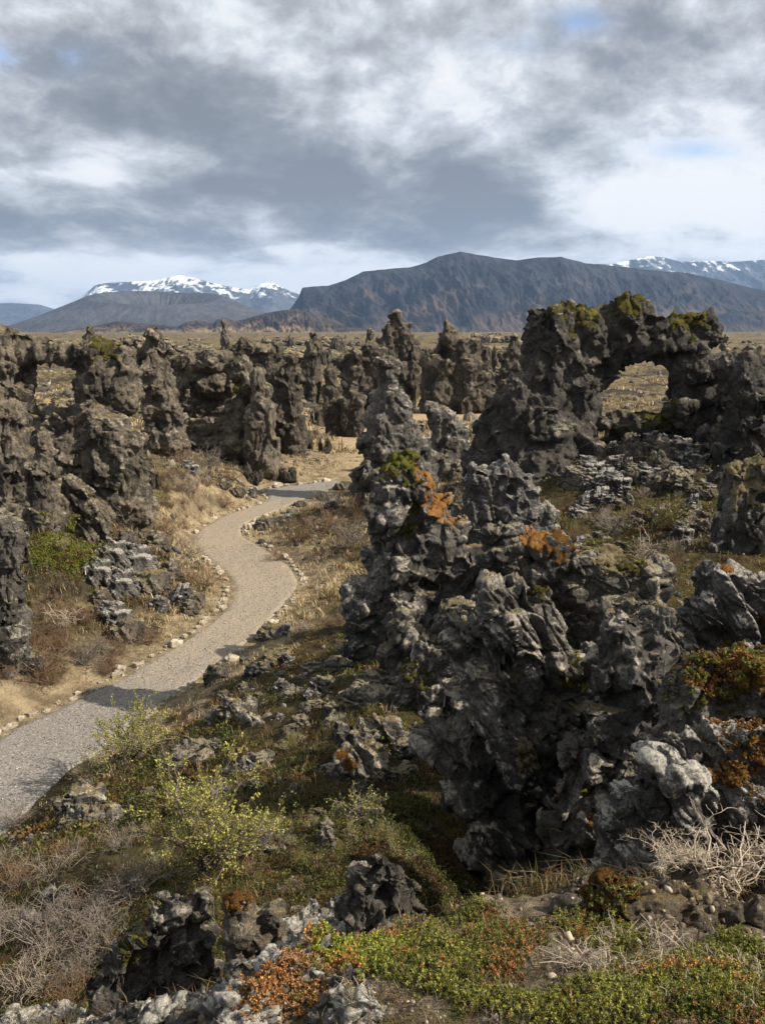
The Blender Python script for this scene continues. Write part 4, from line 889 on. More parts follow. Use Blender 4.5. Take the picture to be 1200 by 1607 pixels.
# ------------------------------------------------------------------ vegetation
def leaf_mat(name, tr=.25, rough=.7):
    m, t, b = new_mat(name)
    c = t.attr('col', 'Color'); t.L.new(c, b.inputs['Base Color']); b.inputs['Roughness'].default_value = rough; b.inputs['Specular IOR Level'].default_value = .2
    if tr > 0:
        tl = t.N.new('ShaderNodeBsdfTranslucent'); t.L.new(c, tl.inputs[0]); mx = t.N.new('ShaderNodeMixShader'); mx.inputs[0].default_value = tr
        t.L.new(b.outputs[0], mx.inputs[1]); t.L.new(tl.outputs[0], mx.inputs[2]); t.L.new(mx.outputs[0], t.N['Material Output'].inputs[0])
    return m
LEAF = leaf_mat('leaf'); BLADE = leaf_mat('grass_blade', .3, .8); TWIG = leaf_mat('twig', 0, .85); RUB = leaf_mat('rubble', 0, .9)
def nrm(v): return v/np.maximum(np.linalg.norm(v, axis=-1, keepdims=True), 1e-9)
def grow(n, base, dirs, length, K, wig, droop=0.0):
    """n curved polylines (n,K,3)"""
    P = np.zeros((n, K, 3)); P[:, 0] = base; d = nrm(dirs); L = np.asarray(length).reshape(-1, 1)/(K-1)
    for k in range(1, K):
        d = nrm(d + rng.normal(size=(n, 3))*wig + np.array([0, 0, -droop]))
        P[:, k] = P[:, k-1] + d*L
    return P
def tubes(P, r0, r1, sides=3):
    n, K, _ = P.shape
    t = nrm(np.gradient(P, axis=1)); ref = nrm(rng.normal(size=(n, 1, 3))); a = nrm(np.cross(t, ref)); b = np.cross(t, a)
    r = (np.asarray(r0).reshape(-1, 1) + (np.asarray(r1).reshape(-1, 1)-np.asarray(r0).reshape(-1, 1))*np.linspace(0, 1, K)[None])[..., None]
    V = np.stack([P + r*(a*math.cos(q)+b*math.sin(q)) for q in np.arange(sides)*2*math.pi/sides], 2)
    i = np.arange(n*K*sides).reshape(n, K, sides); j = np.roll(i, -1, 2)
    F = np.stack([i[:, :-1], j[:, :-1], j[:, 1:], i[:, 1:]], -1).reshape(-1, 4)
    return V.reshape(-1, 3), F
def leaves(pos, dirs, ln, wd):
    n = len(pos); d = nrm(dirs); s = nrm(np.cross(d, rng.normal(size=(n, 3)))); u = np.cross(s, d)
    ln = np.asarray(ln).reshape(-1, 1); wd = np.asarray(wd).reshape(-1, 1)
    V = np.stack([pos, pos+d*ln*.5+s*wd+u*wd*.25, pos+d*ln, pos+d*ln*.5-s*wd+u*wd*.25], 1).reshape(-1, 3)
    return V, np.arange(4*n).reshape(n, 4)
def cols(n, per, pal, w=None, var=.18):
    pal = np.array(pal); k = rng.choice(len(pal), n, p=w); c = pal[k]*(1+rng.normal(size=(n, 1))*var); return np.repeat(np.clip(c, .004, .9), per, 0)
def shrub(name, h, spread, nst, col, leaf=None, nleaf=0, lsz=.03, thick=1.0, flat=0.0, tip_only=True, wig=.28):
    """a thing with a branches part and, when in leaf, a leaves part"""
    root = bpy.data.objects.new(name, None); COL.objects.link(root); root.empty_display_size = .1
    a = rng.uniform(0, 2*math.pi, nst); sp = rng.uniform(.15, 1, nst)*spread/h
    d = np.stack([np.cos(a)*sp, np.sin(a)*sp, rng.uniform(.35, 1, nst)*(1-flat)+.05], 1)
    A = grow(nst, rng.normal(size=(nst, 3))*[.05*spread, .05*spread, 0], d, h*rng.uniform(.7, 1.15, nst), 6, wig*.8)
    def child(P, m, ln, K, up=.25, lo=1):
        n, KK, _ = P.shape; src = np.repeat(np.arange(n), m); k = rng.integers(lo, KK, len(src)); f = rng.random((len(src), 1)); k0 = np.maximum(k-1, 0)
        b = P[src, k0]*(1-f)+P[src, k]*f; dd = nrm(P[src, k]-P[src, k0]) + rng.normal(size=(len(src), 3))*.75 + [0, 0, up]
        return grow(len(src), b, dd, ln*rng.uniform(.5, 1.2, len(src)), K, wig)
    B = child(A, 6, h*.42, 5); Cc = child(B, 4, h*.2, 4)
    r = .011*thick*h/1.0+.0025*thick
    Vs, Fs, n = [], [], 0
    for P, q0, q1 in ((A, r, r*.45), (B, r*.5, r*.25), (Cc, r*.3, r*.14)):
        v, f = tubes(P, np.full(len(P), q0), np.full(len(P), q1)); Vs.append(v); Fs.append(f+n); n += len(v)
    V = np.vstack(Vs); c = np.array(col)[None]*(1+.35*fbm(V[:, 0]*3/h, V[:, 1]*3/h, V[:, 2]*3/h, 1, 2)[:, None])
    b = link('branches', mesh_np('branches', V, np.vstack(Fs), [TWIG], attrs=dict(col=c)), root)
    if leaf:
        tips = np.concatenate([Cc[:, 1:].reshape(-1, 3), B[:, 3:].reshape(-1, 3)]); td = np.concatenate([(Cc[:, 1:]-Cc[:, :-1]).reshape(-1, 3), (B[:, 3:]-B[:, 2:-1]).reshape(-1, 3)])
        if tip_only: w = tips[:, 2] > np.quantile(tips[:, 2], .25); tips, td = tips[w], td[w]
        k = rng.integers(0, len(tips), nleaf); k = np.concatenate([k[:nleaf//3]]*3+[k[:nleaf-3*(nleaf//3)]])[:nleaf]; lp = tips[k] + rng.normal(size=(nleaf, 3))*lsz*.45; ld = nrm(td[k]) + rng.normal(size=(nleaf, 3))*.6 + [0, 0, .3]
        v, f = leaves(lp, ld, lsz*rng.uniform(.7, 1.3, nleaf), lsz*.28*rng.uniform(.8, 1.2, nleaf))
        link('leaves', mesh_np('leaves', v, f, [LEAF], smooth=False, attrs=dict(col=cols(nleaf, 4, leaf))), root)
    return root
GREY, BRN, PALE = (.17, .145, .12), (.13, .085, .05), (.34, .28, .21)
YG = [(.27, .26, .055), (.34, .32, .08), (.17, .19, .04), (.42, .38, .13)]
GR = [(.10, .13, .025), (.16, .18, .035), (.22, .22, .05)]
SH = dict(brown=[shrub('bare_shrub', .8, .7, 16, BRN), shrub('bare_shrub', .8, .6, 14, (.17, .11, .07))], grey=[shrub('bare_shrub', .8, .7, 15, GREY), shrub('bare_shrub', .8, .8, 13, (.24, .2, .16))],
          pale=[shrub('dead_shrub', .8, .9, 11, PALE, thick=1.2, wig=.42), shrub('dead_shrub', .8, 1.0, 12, (.28, .235, .18), thick=1.2, flat=.5, wig=.45)],
          olive=[shrub('leafy_shrub', .8, .7, 14, BRN, GR, 700, .045), shrub('leafy_shrub', .8, .7, 14, GREY, YG, 600, .045)],
          big=[shrub('leafy_bush', 1.55, 1.1, 26, (.14, .11, .085), YG, 8000, .046)], big2=[shrub('leafy_bush', 1.2, 1.2, 24, (.2, .165, .13), YG+GR, 5000, .045)])
usedr = set()
def putv(root, p, s, rz, label, cat, group=None, name=None):
    if root.name in usedr:
        r = root.copy(); COL.objects.link(r)
        for ch in root.children:
            c = ch.copy(); COL.objects.link(c); c.parent = r
    else: r = root; usedr.add(root.name)
    if name: r.name = name
    r.location = (float(p[0]), float(p[1]), float(p[2])-.03); r.scale = (s, s, s) if not hasattr(s, '__len__') else s; r.rotation_euler = (0, 0, rz)
    return tag(r, label, cat, group, 'thing')
bpy.context.view_layer.update(); DG = bpy.context.evaluated_depsgraph_get()
def cast(px, py):
    a, b, c = ray(px, py); ok, loc, no, i, ob, _ = SC.ray_cast(DG, Vector((0, 0, CAMZ)), Vector((float(a), float(b), float(c))).normalized())
    return (np.array(loc), np.array(no), ob) if ok else (None, None, None)
def down(x, y, z0=30.0):
    ok, loc, no, i, ob, _ = SC.ray_cast(DG, Vector((x, y, z0)), Vector((0, 0, -1)))
    return (np.array(loc), np.array(no), ob) if ok else (None, None, None)
# base pixel, half width in px, kind, label
VG = [(325,1375,112,'big','big yellow green leafy bush on the dark slope in the lower left'),(215,1185,78,'big2','green leafed bush over bare grey stems beside the lower path'),
      (975,1110,1,'skip',''),(150,1215,30,'olive','low dark green shrub at the right edge of the lower path'),(270,1215,50,'grey','grey leafless shrub right of the green bush by the path'),(330,1130,30,'grey','thin leafless shrub above the green bush by the path'),
      (40,1140,1,'skip',''),(60,1075,70,'brown','wide leafless brown shrub at the left edge above the lower path'),(130,1045,50,'grey','leafless shrub with pale twigs on the left bank'),(30,1010,50,'brown','brown leafless shrub at the left frame edge'),
      (95,990,44,'pale','pale twigged shrub under the heap of blocks'),(235,1010,34,'brown','small leafless shrub at the foot of the heap by the kerb stones'),(320,925,34,'brown','leafless shrub at the inner bend of the path'),(290,915,26,'brown','leafless shrub between the heap and the inner bend'),
      (300,870,36,'pale','pale bare shrub leaning over the path at the inner bend'),(265,845,34,'brown','dead branchy shrub above the heap of blocks'),(200,830,40,'grey','bare shrub below the broad brown buttress'),(165,790,40,'olive','yellowish shrub between leaning rock and buttress'),
      (225,800,34,'brown','brown bare shrub right of the yellowish shrub'),(290,775,34,'grey','grey bare shrub below the round headed pillar'),(330,735,34,'grey','grey bare shrub below the cave'),(285,730,26,'brown','brown bare shrub under the round headed pillar'),
      (365,755,20,'brown','small bare shrub at the path fork'),(350,800,22,'brown','small brown shrub inside the upper bend'),(155,745,30,'olive','green tinged shrub at the foot of the left window wall'),(95,870,26,'olive','green shrub on the moss mound at the left'),
      (470,850,40,'brown','brown brushy shrub on the right bank, left of the middle one'),(510,840,44,'brown','brown brushy shrub in the middle of the right bank'),(550,860,44,'grey','grey brushy shrub against the orange topped pinnacle'),(520,800,34,'grey','grey brushy shrub highest on the right bank'),(560,815,30,'brown','brown brush beside the dark pinnacle flank'),
      (440,880,26,'brown','small brown shrub beside the right verge of the bend'),(480,990,26,'pale','pale dead brush on the straw slope right of the path'),(515,985,24,'brown','brown brush on the straw slope at the pinnacle foot'),
      (455,665,18,'brown','bare shrub at the foot of the stacked pillar'),(500,690,20,'pale','pale grey round shrub by the sandy trail'),(530,665,14,'olive','small green shrub on the grass beyond the slim pillar'),(500,650,12,'olive','upright yellowish shrub right of the stacked pillar'),
      (655,625,16,'olive','bright yellow green shrub right of the narrow column'),(730,632,16,'olive','pale green shrub by the sandy trail under the twin topped crag'),(700,635,14,'brown','bare shrub under the twin topped crag'),(760,630,14,'grey','grey shrub left of the double pillar'),(775,640,12,'brown','brown shrub beside the arch left foot on the trail'),
      (1000,880,58,'pale','pale leafless shrub in the hollow under the arch'),(1045,830,44,'olive','yellow green leafed shrub in the hollow under the arch'),(960,830,34,'grey','grey bare shrub at the left of the hollow'),(1060,890,30,'brown','brown bare shrub low in the hollow'),(900,850,24,'brown','low brown shrub beside the arch left pier base'),
      (70,1480,90,'grey','large tangle of leafless branches low on the left'),(20,1400,60,'brown','brown leafless shrub at the left edge of the dark slope'),(110,1580,70,'brown','leafless shrub in the bottom left corner'),(170,1420,44,'pale','pale forked dead branches on the dark slope'),(60,1560,60,'pale','crooked pale dead branch at the lower left edge'),(190,1500,40,'grey','bare twigs left of the pitted boulder'),
      (20,1300,50,'grey','grey bare brush at the left edge under the path'),(100,1350,40,'brown','brown brush left of the big leafy bush'),(430,1330,44,'grey','bare grey branches on the right flank of the big leafy bush'),(395,1370,34,'brown','bare twigs below the big leafy bush'),
      (480,1290,24,'olive','small green sprig right of the big leafy bush'),(560,1290,50,'olive','dark green heath shrub below the black splintered rock'),(600,1330,40,'olive','dark green heath shrub beside the black gully'),(250,1360,34,'olive','green heath at the foot of the big leafy bush')]
for i, (px, py, hw, k, lab) in enumerate(VG):
    if k == 'skip': continue
    p = hit(px, py, 3); wid = {'big': 1.25, 'big2': 1.3}.get(k, .85); s = hw/FPX*p[1]/(wid*.8)
    pr = SH[k]; nm = 'leafy_bush' if k in ('big', 'big2') else 'leafy_shrub' if k == 'olive' else 'dead_shrub' if k == 'pale' else 'bare_shrub'
    putv(pr[i % len(pr)], p, (s, s, s*.95), random.uniform(0, 6.28), lab, 'shrub' if 'bush' not in nm else 'bush', None, nm)
# thickets of small shrubs on the banks
TH_ = [('brown', 'small leafless shrub in the thicket below the left buttresses', 'thicket below the left buttresses', (120, 330, 740, 850), 44, .35),
       ('grey', 'grey twiggy shrub among the rocks round the cave foot', 'shrubs round the cave foot', (270, 400, 700, 770), 14, .32),
       ('brown', 'low brown shrub in the left bank scrub above the path', 'scrub on the left bank', (0, 200, 960, 1080), 34, .45),
       ('brown', 'low brown brush on the right bank of the path', 'brush on the right bank', (430, 570, 780, 890), 20, .36),
       ('grey', 'small bare shrub scattered over the middle grassland', 'shrubs on the middle grassland', (440, 800, 600, 710), 30, .42),
       ('grey', 'low leafless shrub on the floor of the arch hollow', 'shrubs in the arch hollow', (900, 1110, 760, 900), 14, .34),
       ('grey', 'low leafless shrub on the dark left slope', 'shrubs on the dark left slope', (0, 230, 1290, 1600), 24, .34),
       ('olive', 'low green heath shrub on the dark slope', 'green heath shrubs on the slope', (130, 640, 1120, 1400), 26, .20)]
for k, lab, grp, (x0, x1, y0, y1), cnt, s in TH_:
    n = 0
    for _ in range(cnt*6):
        if n >= cnt: break
        loc, no, ob = cast(random.uniform(x0, x1), random.uniform(y0, y1))
        if ob is None or ob.name.split('.')[0] != 'ground' or no[2] < .5: continue
        if path_d(loc[:1], loc[1:2])[0] < .25 or trail_d(loc[:1], loc[1:2])[0] < 0.3: continue
        q = s*random.uniform(.6, 1.3)/.8*(1+max(0, loc[1]-40)/90)
        putv(random.choice(SH[k]), loc, (q, q, q*random.uniform(.7, 1.0)), random.uniform(0, 6.28), lab, 'shrub', grp, 'leafy_shrub' if k == 'olive' else 'bare_shrub'); n += 1
print('shrubs', time.time()-T0)

# ---- scatter helpers for the ground cover (uncountable: one object each)
def spread(n, r0, r1, ang=27, keep=None):
    r = np.exp(rng.uniform(math.log(r0), math.log(r1), n)); a = np.radians(rng.uniform(-ang, ang, n)); x = np.sin(a)*r; y = np.cos(a)*r
    pd = path_d(x, y); td = trail_d(x, y); m = (pd > .12)
    if keep is not None: m &= keep(x, y, r, pd, td)
    x, y = x[m], y[m]; return np.stack([x, y, H(x, y)], 1), pd[m], r[m]
def dryness(x, y, r, pd):
    d = (1-sst(.5, 3.2, pd+1.0*fbm(x, y, 3, .6, 3)))*sst(13, 17, r)
    d = np.maximum(d, sst(36, 50, r)*.75); d = np.maximum(d, (1-sst(1, 3, x))*sst(20, 24, y)*sst(0, 1, x+y*.03)*.9)
    return d*(1-sst(2.5, 5, x)*sst(46, 40, y))
def blades(pos, per, h, lean, wd, pal_dry, pal_wet, dryf, rad):
    n = len(pos); N = n*per; base = np.repeat(pos, per, 0) + rng.normal(size=(N, 3))*np.stack([np.repeat(rad, per)]*2+[np.zeros(N)], 1)
    base[:, 2] -= .02
    hh = np.repeat(h, per)*rng.uniform(.5, 1.2, N); a = rng.uniform(0, 6.28, N); l = rng.uniform(.2, 1, N)*lean
    out = np.stack([np.cos(a), np.sin(a), np.zeros(N)], 1); out += np.repeat(nrm(rng.normal(size=(n, 3))*[1, 1, 0]), per, 0)*.6
    p1 = base + out*(hh*l*.35)[:, None] + [0, 0, 1]*(hh*.6)[:, None]; p2 = base + out*(hh*l)[:, None] + [0, 0, 1]*(hh*(1-.55*l))[:, None]
    s = np.stack([-np.sin(a), np.cos(a), np.zeros(N)], 1)*(np.repeat(wd, per)*rng.uniform(.7, 1.3, N))[:, None]
    V = np.stack([base-s, base+s, p1-s*.7, p1+s*.7, p2], 1).reshape(-1, 3); i = np.arange(N)[:, None]*5
    F4 = i+[0, 1, 3, 2]; F3 = i+[2, 3, 4]
    pick = np.repeat(rng.random(n) < dryf, per)
    c = np.where(pick[:, None], cols(N, 1, pal_dry, var=.2), cols(N, 1, pal_wet, var=.25))
    return V, F4, F3, np.repeat(c, 5, 0)
DRY = [(.38, .29, .16), (.45, .35, .20), (.29, .21, .115), (.50, .42, .27)]
WET = [(.085, .060, .025), (.13, .09, .04), (.06, .065, .018), (.20, .15, .08), (.085, .045, .018)]
Vs, A4, A3, Cs, n = [], [], [], [], 0
for cnt, r0, r1, per, hs, wd in ((2600, 1.6, 4.6, 14, .06, .0012), (3600, 3.5, 12, 20, .15, .0028), (6500, 10, 30, 14, .17, .005), (9000, 14, 42, 13, .13, .006), (8000, 24, 70, 11, .28, .013), (3500, 60, 160, 8, .55, .05)):
    P, pd, r = spread(cnt, r0, r1, keep=lambda x, y, r, pd, td: ((r0 != 14) | (dryness(x, y, r, pd) > .45)) & (fbm(x, y, 61, .55, 3)+.25+.2*(r0 == 14) + .3*(r > 24) > rng.random(len(x))*.6) & (td > -1.0) & ((x < 3) | (y > 45) | (rng.random(len(x)) < .4)))
    f = dryness(P[:, 0], P[:, 1], r, pd)*.9+.03 if r0 != 14 else np.full(len(P), .93)
    sc = (1-.45*sst(1.2, .2, pd))
    v, f4, f3, c = blades(P, per, hs*rng.uniform(.6, 1.3, len(P))*sc, 1.1, np.full(len(P), wd), DRY, WET, f, np.full(len(P), hs*.35))
    Vs.append(v); A4.append(f4+n); A3.append(f3+n); Cs.append(c); n += len(v)
g = link('dry_grass', mesh_np('dry_grass', np.vstack(Vs), [np.vstack(A4), np.vstack(A3)], [BLADE], smooth=False, attrs=dict(col=np.vstack(Cs)))); tag(g, 'straw coloured tussock grass on the banks and slopes', kind='stuff')
# ---- low heath: leafy mounds on the slopes and in the hollow
def mounds(P, r, per, size, pal, w=None, dome=.5):
    n = len(P); N = n*per; d = rng.normal(size=(N, 3)); d[:, 2] = np.abs(d[:, 2])+.15; d = nrm(d); R_ = np.repeat(size, per)
    pos = np.repeat(P, per, 0) + d*(R_*rng.uniform(.55, 1, N))[:, None]*[1, 1, dome]
    v, f = leaves(pos, d+rng.normal(size=(N, 3))*.5, R_*.30, R_*.10)
    k = np.repeat(rng.choice(len(pal), n, p=w), per); c = np.array(pal)[k]*(1+rng.normal(size=(N, 1))*.22)
    return v, f, np.repeat(np.clip(c, .004, .8), 4, 0)
HP = [(.05, .065, .016), (.085, .10, .022), (.12, .06, .018), (.07, .045, .018), (.15, .13, .035), (.035, .03, .014)]
Vs, Fs, Cs, n = [], [], [], 0
for cnt, r0, r1, per, s in ((9000, 4.3, 14, 40, .075), (9500, 11, 30, 24, .15), (4000, 26, 60, 16, .28)):
    P, pd, r = spread(cnt, r0, r1, keep=lambda x, y, r, pd, td: (fbm(x, y, 91, .5, 4)*1.2+.35 > rng.random(len(x))*.8) & (pd > .5) & (td > 1) & (dryness(x, y, r, pd) < rng.random(len(x))*.9+.05))
    z = fbm(P[:, 0], P[:, 1], 33, .7, 3)
    v, f, c = mounds(P, r, per, s*rng.uniform(.5, 1.3, len(P)), HP, [.25, .2, .14, .16, .15, .10]); Vs.append(v); Fs.append(f+n); Cs.append(c); n += len(v)
g = link('heath_cover', mesh_np('heath_cover', np.vstack(Vs), np.vstack(Fs), [LEAF], smooth=False, attrs=dict(col=np.vstack(Cs)))); tag(g, 'low dark heath and moss cushions covering the slopes', kind='stuff')
# ---- rubble
iv, ifc = ico(0)
def rubble(P, s):
    n = len(P); M = iv[None]*(1+rng.normal(size=(n, 12, 1))*.18)*(s[:, None, None])*rng.uniform(.55, 1.2, (n, 1, 3)); a = rng.uniform(0, 6.28, n)
    ca, sa = np.cos(a)[:, None], np.sin(a)[:, None]; X = M[..., 0]*ca-M[..., 1]*sa; Y = M[..., 0]*sa+M[..., 1]*ca
    V = np.stack([X, Y, M[..., 2]], -1)+P[:, None]; return V.reshape(-1, 3), (ifc[None]+12*np.arange(n)[:, None, None]).reshape(-1, 3)
Vs, Fs, Cs, n = [], [], [], 0
RP = [(.06, .053, .047), (.11, .095, .08), (.17, .15, .12), (.04, .036, .033), (.09, .078, .065)]
for cnt, r0, r1, s in ((5000, 2.6, 14, .018), (9000, 12, 35, .045), (6000, 30, 90, .12), (3500, 80, 300, .4)):
    P, pd, r = spread(cnt, r0, r1, keep=lambda x, y, r, pd, td: (fbm(x, y, 71, .3, 4)*1.5+.15 > rng.random(len(x))*.8) & (td > .3) & (pd > .2))
    v, f = rubble(P, s*np.exp(np.clip(rng.normal(size=len(P)), -2, 1.3)*.45)); Vs.append(v); Fs.append(f+n); Cs.append(cols(len(P), 12, RP)); n += len(v)
g = link('rubble', mesh_np('rubble', np.vstack(Vs), np.vstack(Fs), [RUB], smooth=False, attrs=dict(col=np.vstack(Cs)))); tag(g, 'loose lava rubble strewn between the rocks', kind='stuff')
# rubble and broken blocks piled round the feet of the rocks
P, S = [], []
for o in list(bpy.data.objects):
    if o.type != 'MESH' or o.get('kind') in ('structure', 'stuff') or not o.get('category') or 'stone' in o.name: continue
    dx = max(abs(c[0])*o.scale[0] for c in o.bound_box); dy = max(abs(c[1])*o.scale[1] for c in o.bound_box); m = (dx+dy)/2
    if o.location[1] < 5: continue
    n_ = int(8+min(60, 14*m)); a = rng.uniform(0, 6.28, n_); q = rng.uniform(.55, 1.25, n_)
    P.append(np.stack([o.location[0]+np.cos(a)*dx*q, o.location[1]+np.sin(a)*dy*q], 1)); S.append(np.clip(m*.035*np.exp(rng.normal(size=n_)*.5), .02, .13))
P = np.vstack(P); S = np.concatenate(S); S = np.minimum(S, .009*np.hypot(P[:, 0], P[:, 1])); m = (path_d(P[:, 0], P[:, 1]) > .15) & (np.hypot(P[:, 0], P[:, 1]) > 4.5) & (trail_d(P[:, 0], P[:, 1]) > 0); P, S = P[m], S[m]
P = np.column_stack([P, H(P[:, 0], P[:, 1])]); v, f = rubble(P, S)
g = link('rubble', mesh_np('rubble', v, f, [RUB], smooth=False, attrs=dict(col=cols(len(P), 12, RP)))); tag(g, 'broken lava blocks piled round the feet of the rocks', kind='stuff')
# path grit
x = rng.uniform(-12, 3, 26000); y = rng.uniform(11, 34, 26000); m = (path_d(x, y) < .05+.35*rng.random(26000)**2); x, y = x[m], y[m]
P = np.stack([x, y, np.full(len(x), .03)], 1); v, f = rubble(P, .009*np.exp(np.clip(rng.normal(size=len(P)), -2, 1.5)*.4))
g = link('path_grit', mesh_np('path_grit', v, f, [RUB], smooth=False, attrs=dict(col=cols(len(P), 12, [(.22, .2, .18), (.12, .11, .1), (.35, .32, .28)])))); tag(g, 'loose grit on the gravel path', kind='stuff')

# ---- foreground heath: sprigs with leaf whorls on the ledge, green with orange tips
def sprigs(P, No, h, pal, w, per=7, K=5, lsz=.011, tip=None):
    n = len(P); d = nrm(No*.7 + [0, 0, .6] + rng.normal(size=(n, 3))*.35)
    S = grow(n, P-No*.005, d, h, K, .18)
    tv, tf = tubes(S, np.full(n, .0018), np.full(n, .0009)); tc = cols(n, K*3, [(.20, .13, .07), (.32, .27, .2)])
    pos = np.repeat(S[:, 1:].reshape(-1, 3), per, 0); dd = np.repeat(nrm(S[:, 1:]-S[:, :-1]).reshape(-1, 3), per, 0)
    lv, lf = leaves(pos, dd*.55+rng.normal(size=pos.shape)*.8, np.repeat(lsz*rng.uniform(.8, 1.3, n), per*(K-1)), np.repeat(lsz*.24*rng.uniform(.8, 1.3, n), per*(K-1)))
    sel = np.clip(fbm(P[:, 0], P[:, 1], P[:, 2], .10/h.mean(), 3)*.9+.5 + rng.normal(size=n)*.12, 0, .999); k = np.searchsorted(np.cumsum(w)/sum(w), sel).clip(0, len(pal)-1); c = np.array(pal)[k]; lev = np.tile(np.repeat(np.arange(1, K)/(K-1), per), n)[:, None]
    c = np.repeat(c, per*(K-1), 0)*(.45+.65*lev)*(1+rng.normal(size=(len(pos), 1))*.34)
    return np.vstack([tv, lv]), [tf, lf+len(tv)], np.vstack([tc, np.repeat(np.clip(c, .004, .9), 4, 0)])
def inpoly(px, py, poly):
    c = False; n = len(poly)
    for i in range(n):
        x1, y1 = poly[i]; x2, y2 = poly[i-1]
        if (y1 > py) != (y2 > py) and px < (x2-x1)*(py-y1)/(y2-y1)+x1: c = not c
    return c
def project(p):
    q = np.array(p)-[0, 0, CAMZ]; f = q[1]*math.cos(PITCH)-q[2]*math.sin(PITCH); u = q[0]; v = q[1]*math.sin(PITCH)+q[2]*math.cos(PITCH)
    return 600+FPX*u/f, 803.5-FPX*v/f
def plant(name, label, poly, nw, h, pal, w, thr=-.1, ns=2.2, box=(-1.3, 2.8, 1.4, 4.6), lsz=.011, z0=7.6, clump=40, cr=.05, only=None):
    P, Nn = [], []
    tries = 0
    xs = [q[0] for q in poly]; ys = [q[1] for q in poly]
    while len(P) < nw and tries < nw:
        tries += 1; qx = random.uniform(min(xs), max(xs)); qy = random.uniform(min(ys), max(ys))
        if not inpoly(qx, qy, poly): continue
        loc, no, ob = cast(qx, qy)
        if loc is None or loc[1] > box[3]: continue
        cx, cy = loc[0], loc[1]; loc, no, ob = down(cx, cy, z0)
        if loc is None or (only and not ob.name.startswith(only)): continue
        if fbm(np.array([cx]), np.array([cy]), 17, ns, 3)[0] < thr: continue
        for _ in range(clump):
            x = cx+random.gauss(0, cr); y = cy+random.gauss(0, cr)
            l2, n2, o2 = down(x, y, z0)
            if l2 is None or abs(l2[2]-loc[2]) > cr*2.5 or n2[2] < .2: continue
            P.append(l2); Nn.append(n2)
    if not P: print('EMPTY', name, label); return
    P = np.array(P); Nn = np.array(Nn)
    v, f, c = sprigs(P, Nn, h*rng.uniform(.5, 1.25, len(P)), pal, w, lsz=lsz)
    o = link(name, mesh_np(name, v, f, [LEAF], smooth=False, attrs=dict(col=c))); tag(o, label, kind='stuff'); print(label, len(P))
FG = [(.30, .14, .045), (.19, .10, .035), (.13, .14, .03), (.18, .18, .035), (.25, .245, .055), (.10, .11, .03), (.38, .18, .06)]
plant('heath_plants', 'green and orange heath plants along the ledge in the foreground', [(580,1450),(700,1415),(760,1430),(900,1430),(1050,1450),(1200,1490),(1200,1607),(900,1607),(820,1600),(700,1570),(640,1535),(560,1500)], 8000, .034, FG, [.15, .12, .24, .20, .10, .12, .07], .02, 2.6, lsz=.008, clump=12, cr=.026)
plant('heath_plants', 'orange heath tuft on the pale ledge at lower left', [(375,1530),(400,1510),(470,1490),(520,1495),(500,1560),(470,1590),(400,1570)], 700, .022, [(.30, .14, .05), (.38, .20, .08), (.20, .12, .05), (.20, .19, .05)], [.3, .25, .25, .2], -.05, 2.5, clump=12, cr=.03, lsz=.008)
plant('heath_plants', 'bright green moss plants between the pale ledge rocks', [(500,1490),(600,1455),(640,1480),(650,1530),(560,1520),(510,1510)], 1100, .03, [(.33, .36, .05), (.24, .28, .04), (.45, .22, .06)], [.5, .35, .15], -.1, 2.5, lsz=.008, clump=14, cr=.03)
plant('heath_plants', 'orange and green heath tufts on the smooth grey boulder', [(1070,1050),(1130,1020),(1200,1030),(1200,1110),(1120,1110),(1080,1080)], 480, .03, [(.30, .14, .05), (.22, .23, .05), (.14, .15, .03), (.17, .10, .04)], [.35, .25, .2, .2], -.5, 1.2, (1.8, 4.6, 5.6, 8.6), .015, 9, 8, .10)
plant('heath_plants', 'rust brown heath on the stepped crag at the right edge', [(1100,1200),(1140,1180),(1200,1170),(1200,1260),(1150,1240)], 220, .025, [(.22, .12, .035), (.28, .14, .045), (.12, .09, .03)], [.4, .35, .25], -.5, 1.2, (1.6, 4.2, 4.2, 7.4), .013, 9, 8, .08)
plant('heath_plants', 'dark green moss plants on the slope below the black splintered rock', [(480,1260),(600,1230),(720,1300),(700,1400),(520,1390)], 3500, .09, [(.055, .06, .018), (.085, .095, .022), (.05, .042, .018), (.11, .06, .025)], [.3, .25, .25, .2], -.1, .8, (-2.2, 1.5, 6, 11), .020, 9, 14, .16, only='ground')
plant('heath_plants', 'bright green moss mound on the left bank', [(40,800),(110,800),(185,835),(180,860),(110,880),(40,870)], 5200, .07, [(.13, .15, .025), (.19, .20, .04), (.10, .08, .025)], [.4, .3, .3], -.3, .4, (-11, -6.5, 22, 30), .032, 12, 30, .30, only='ground')
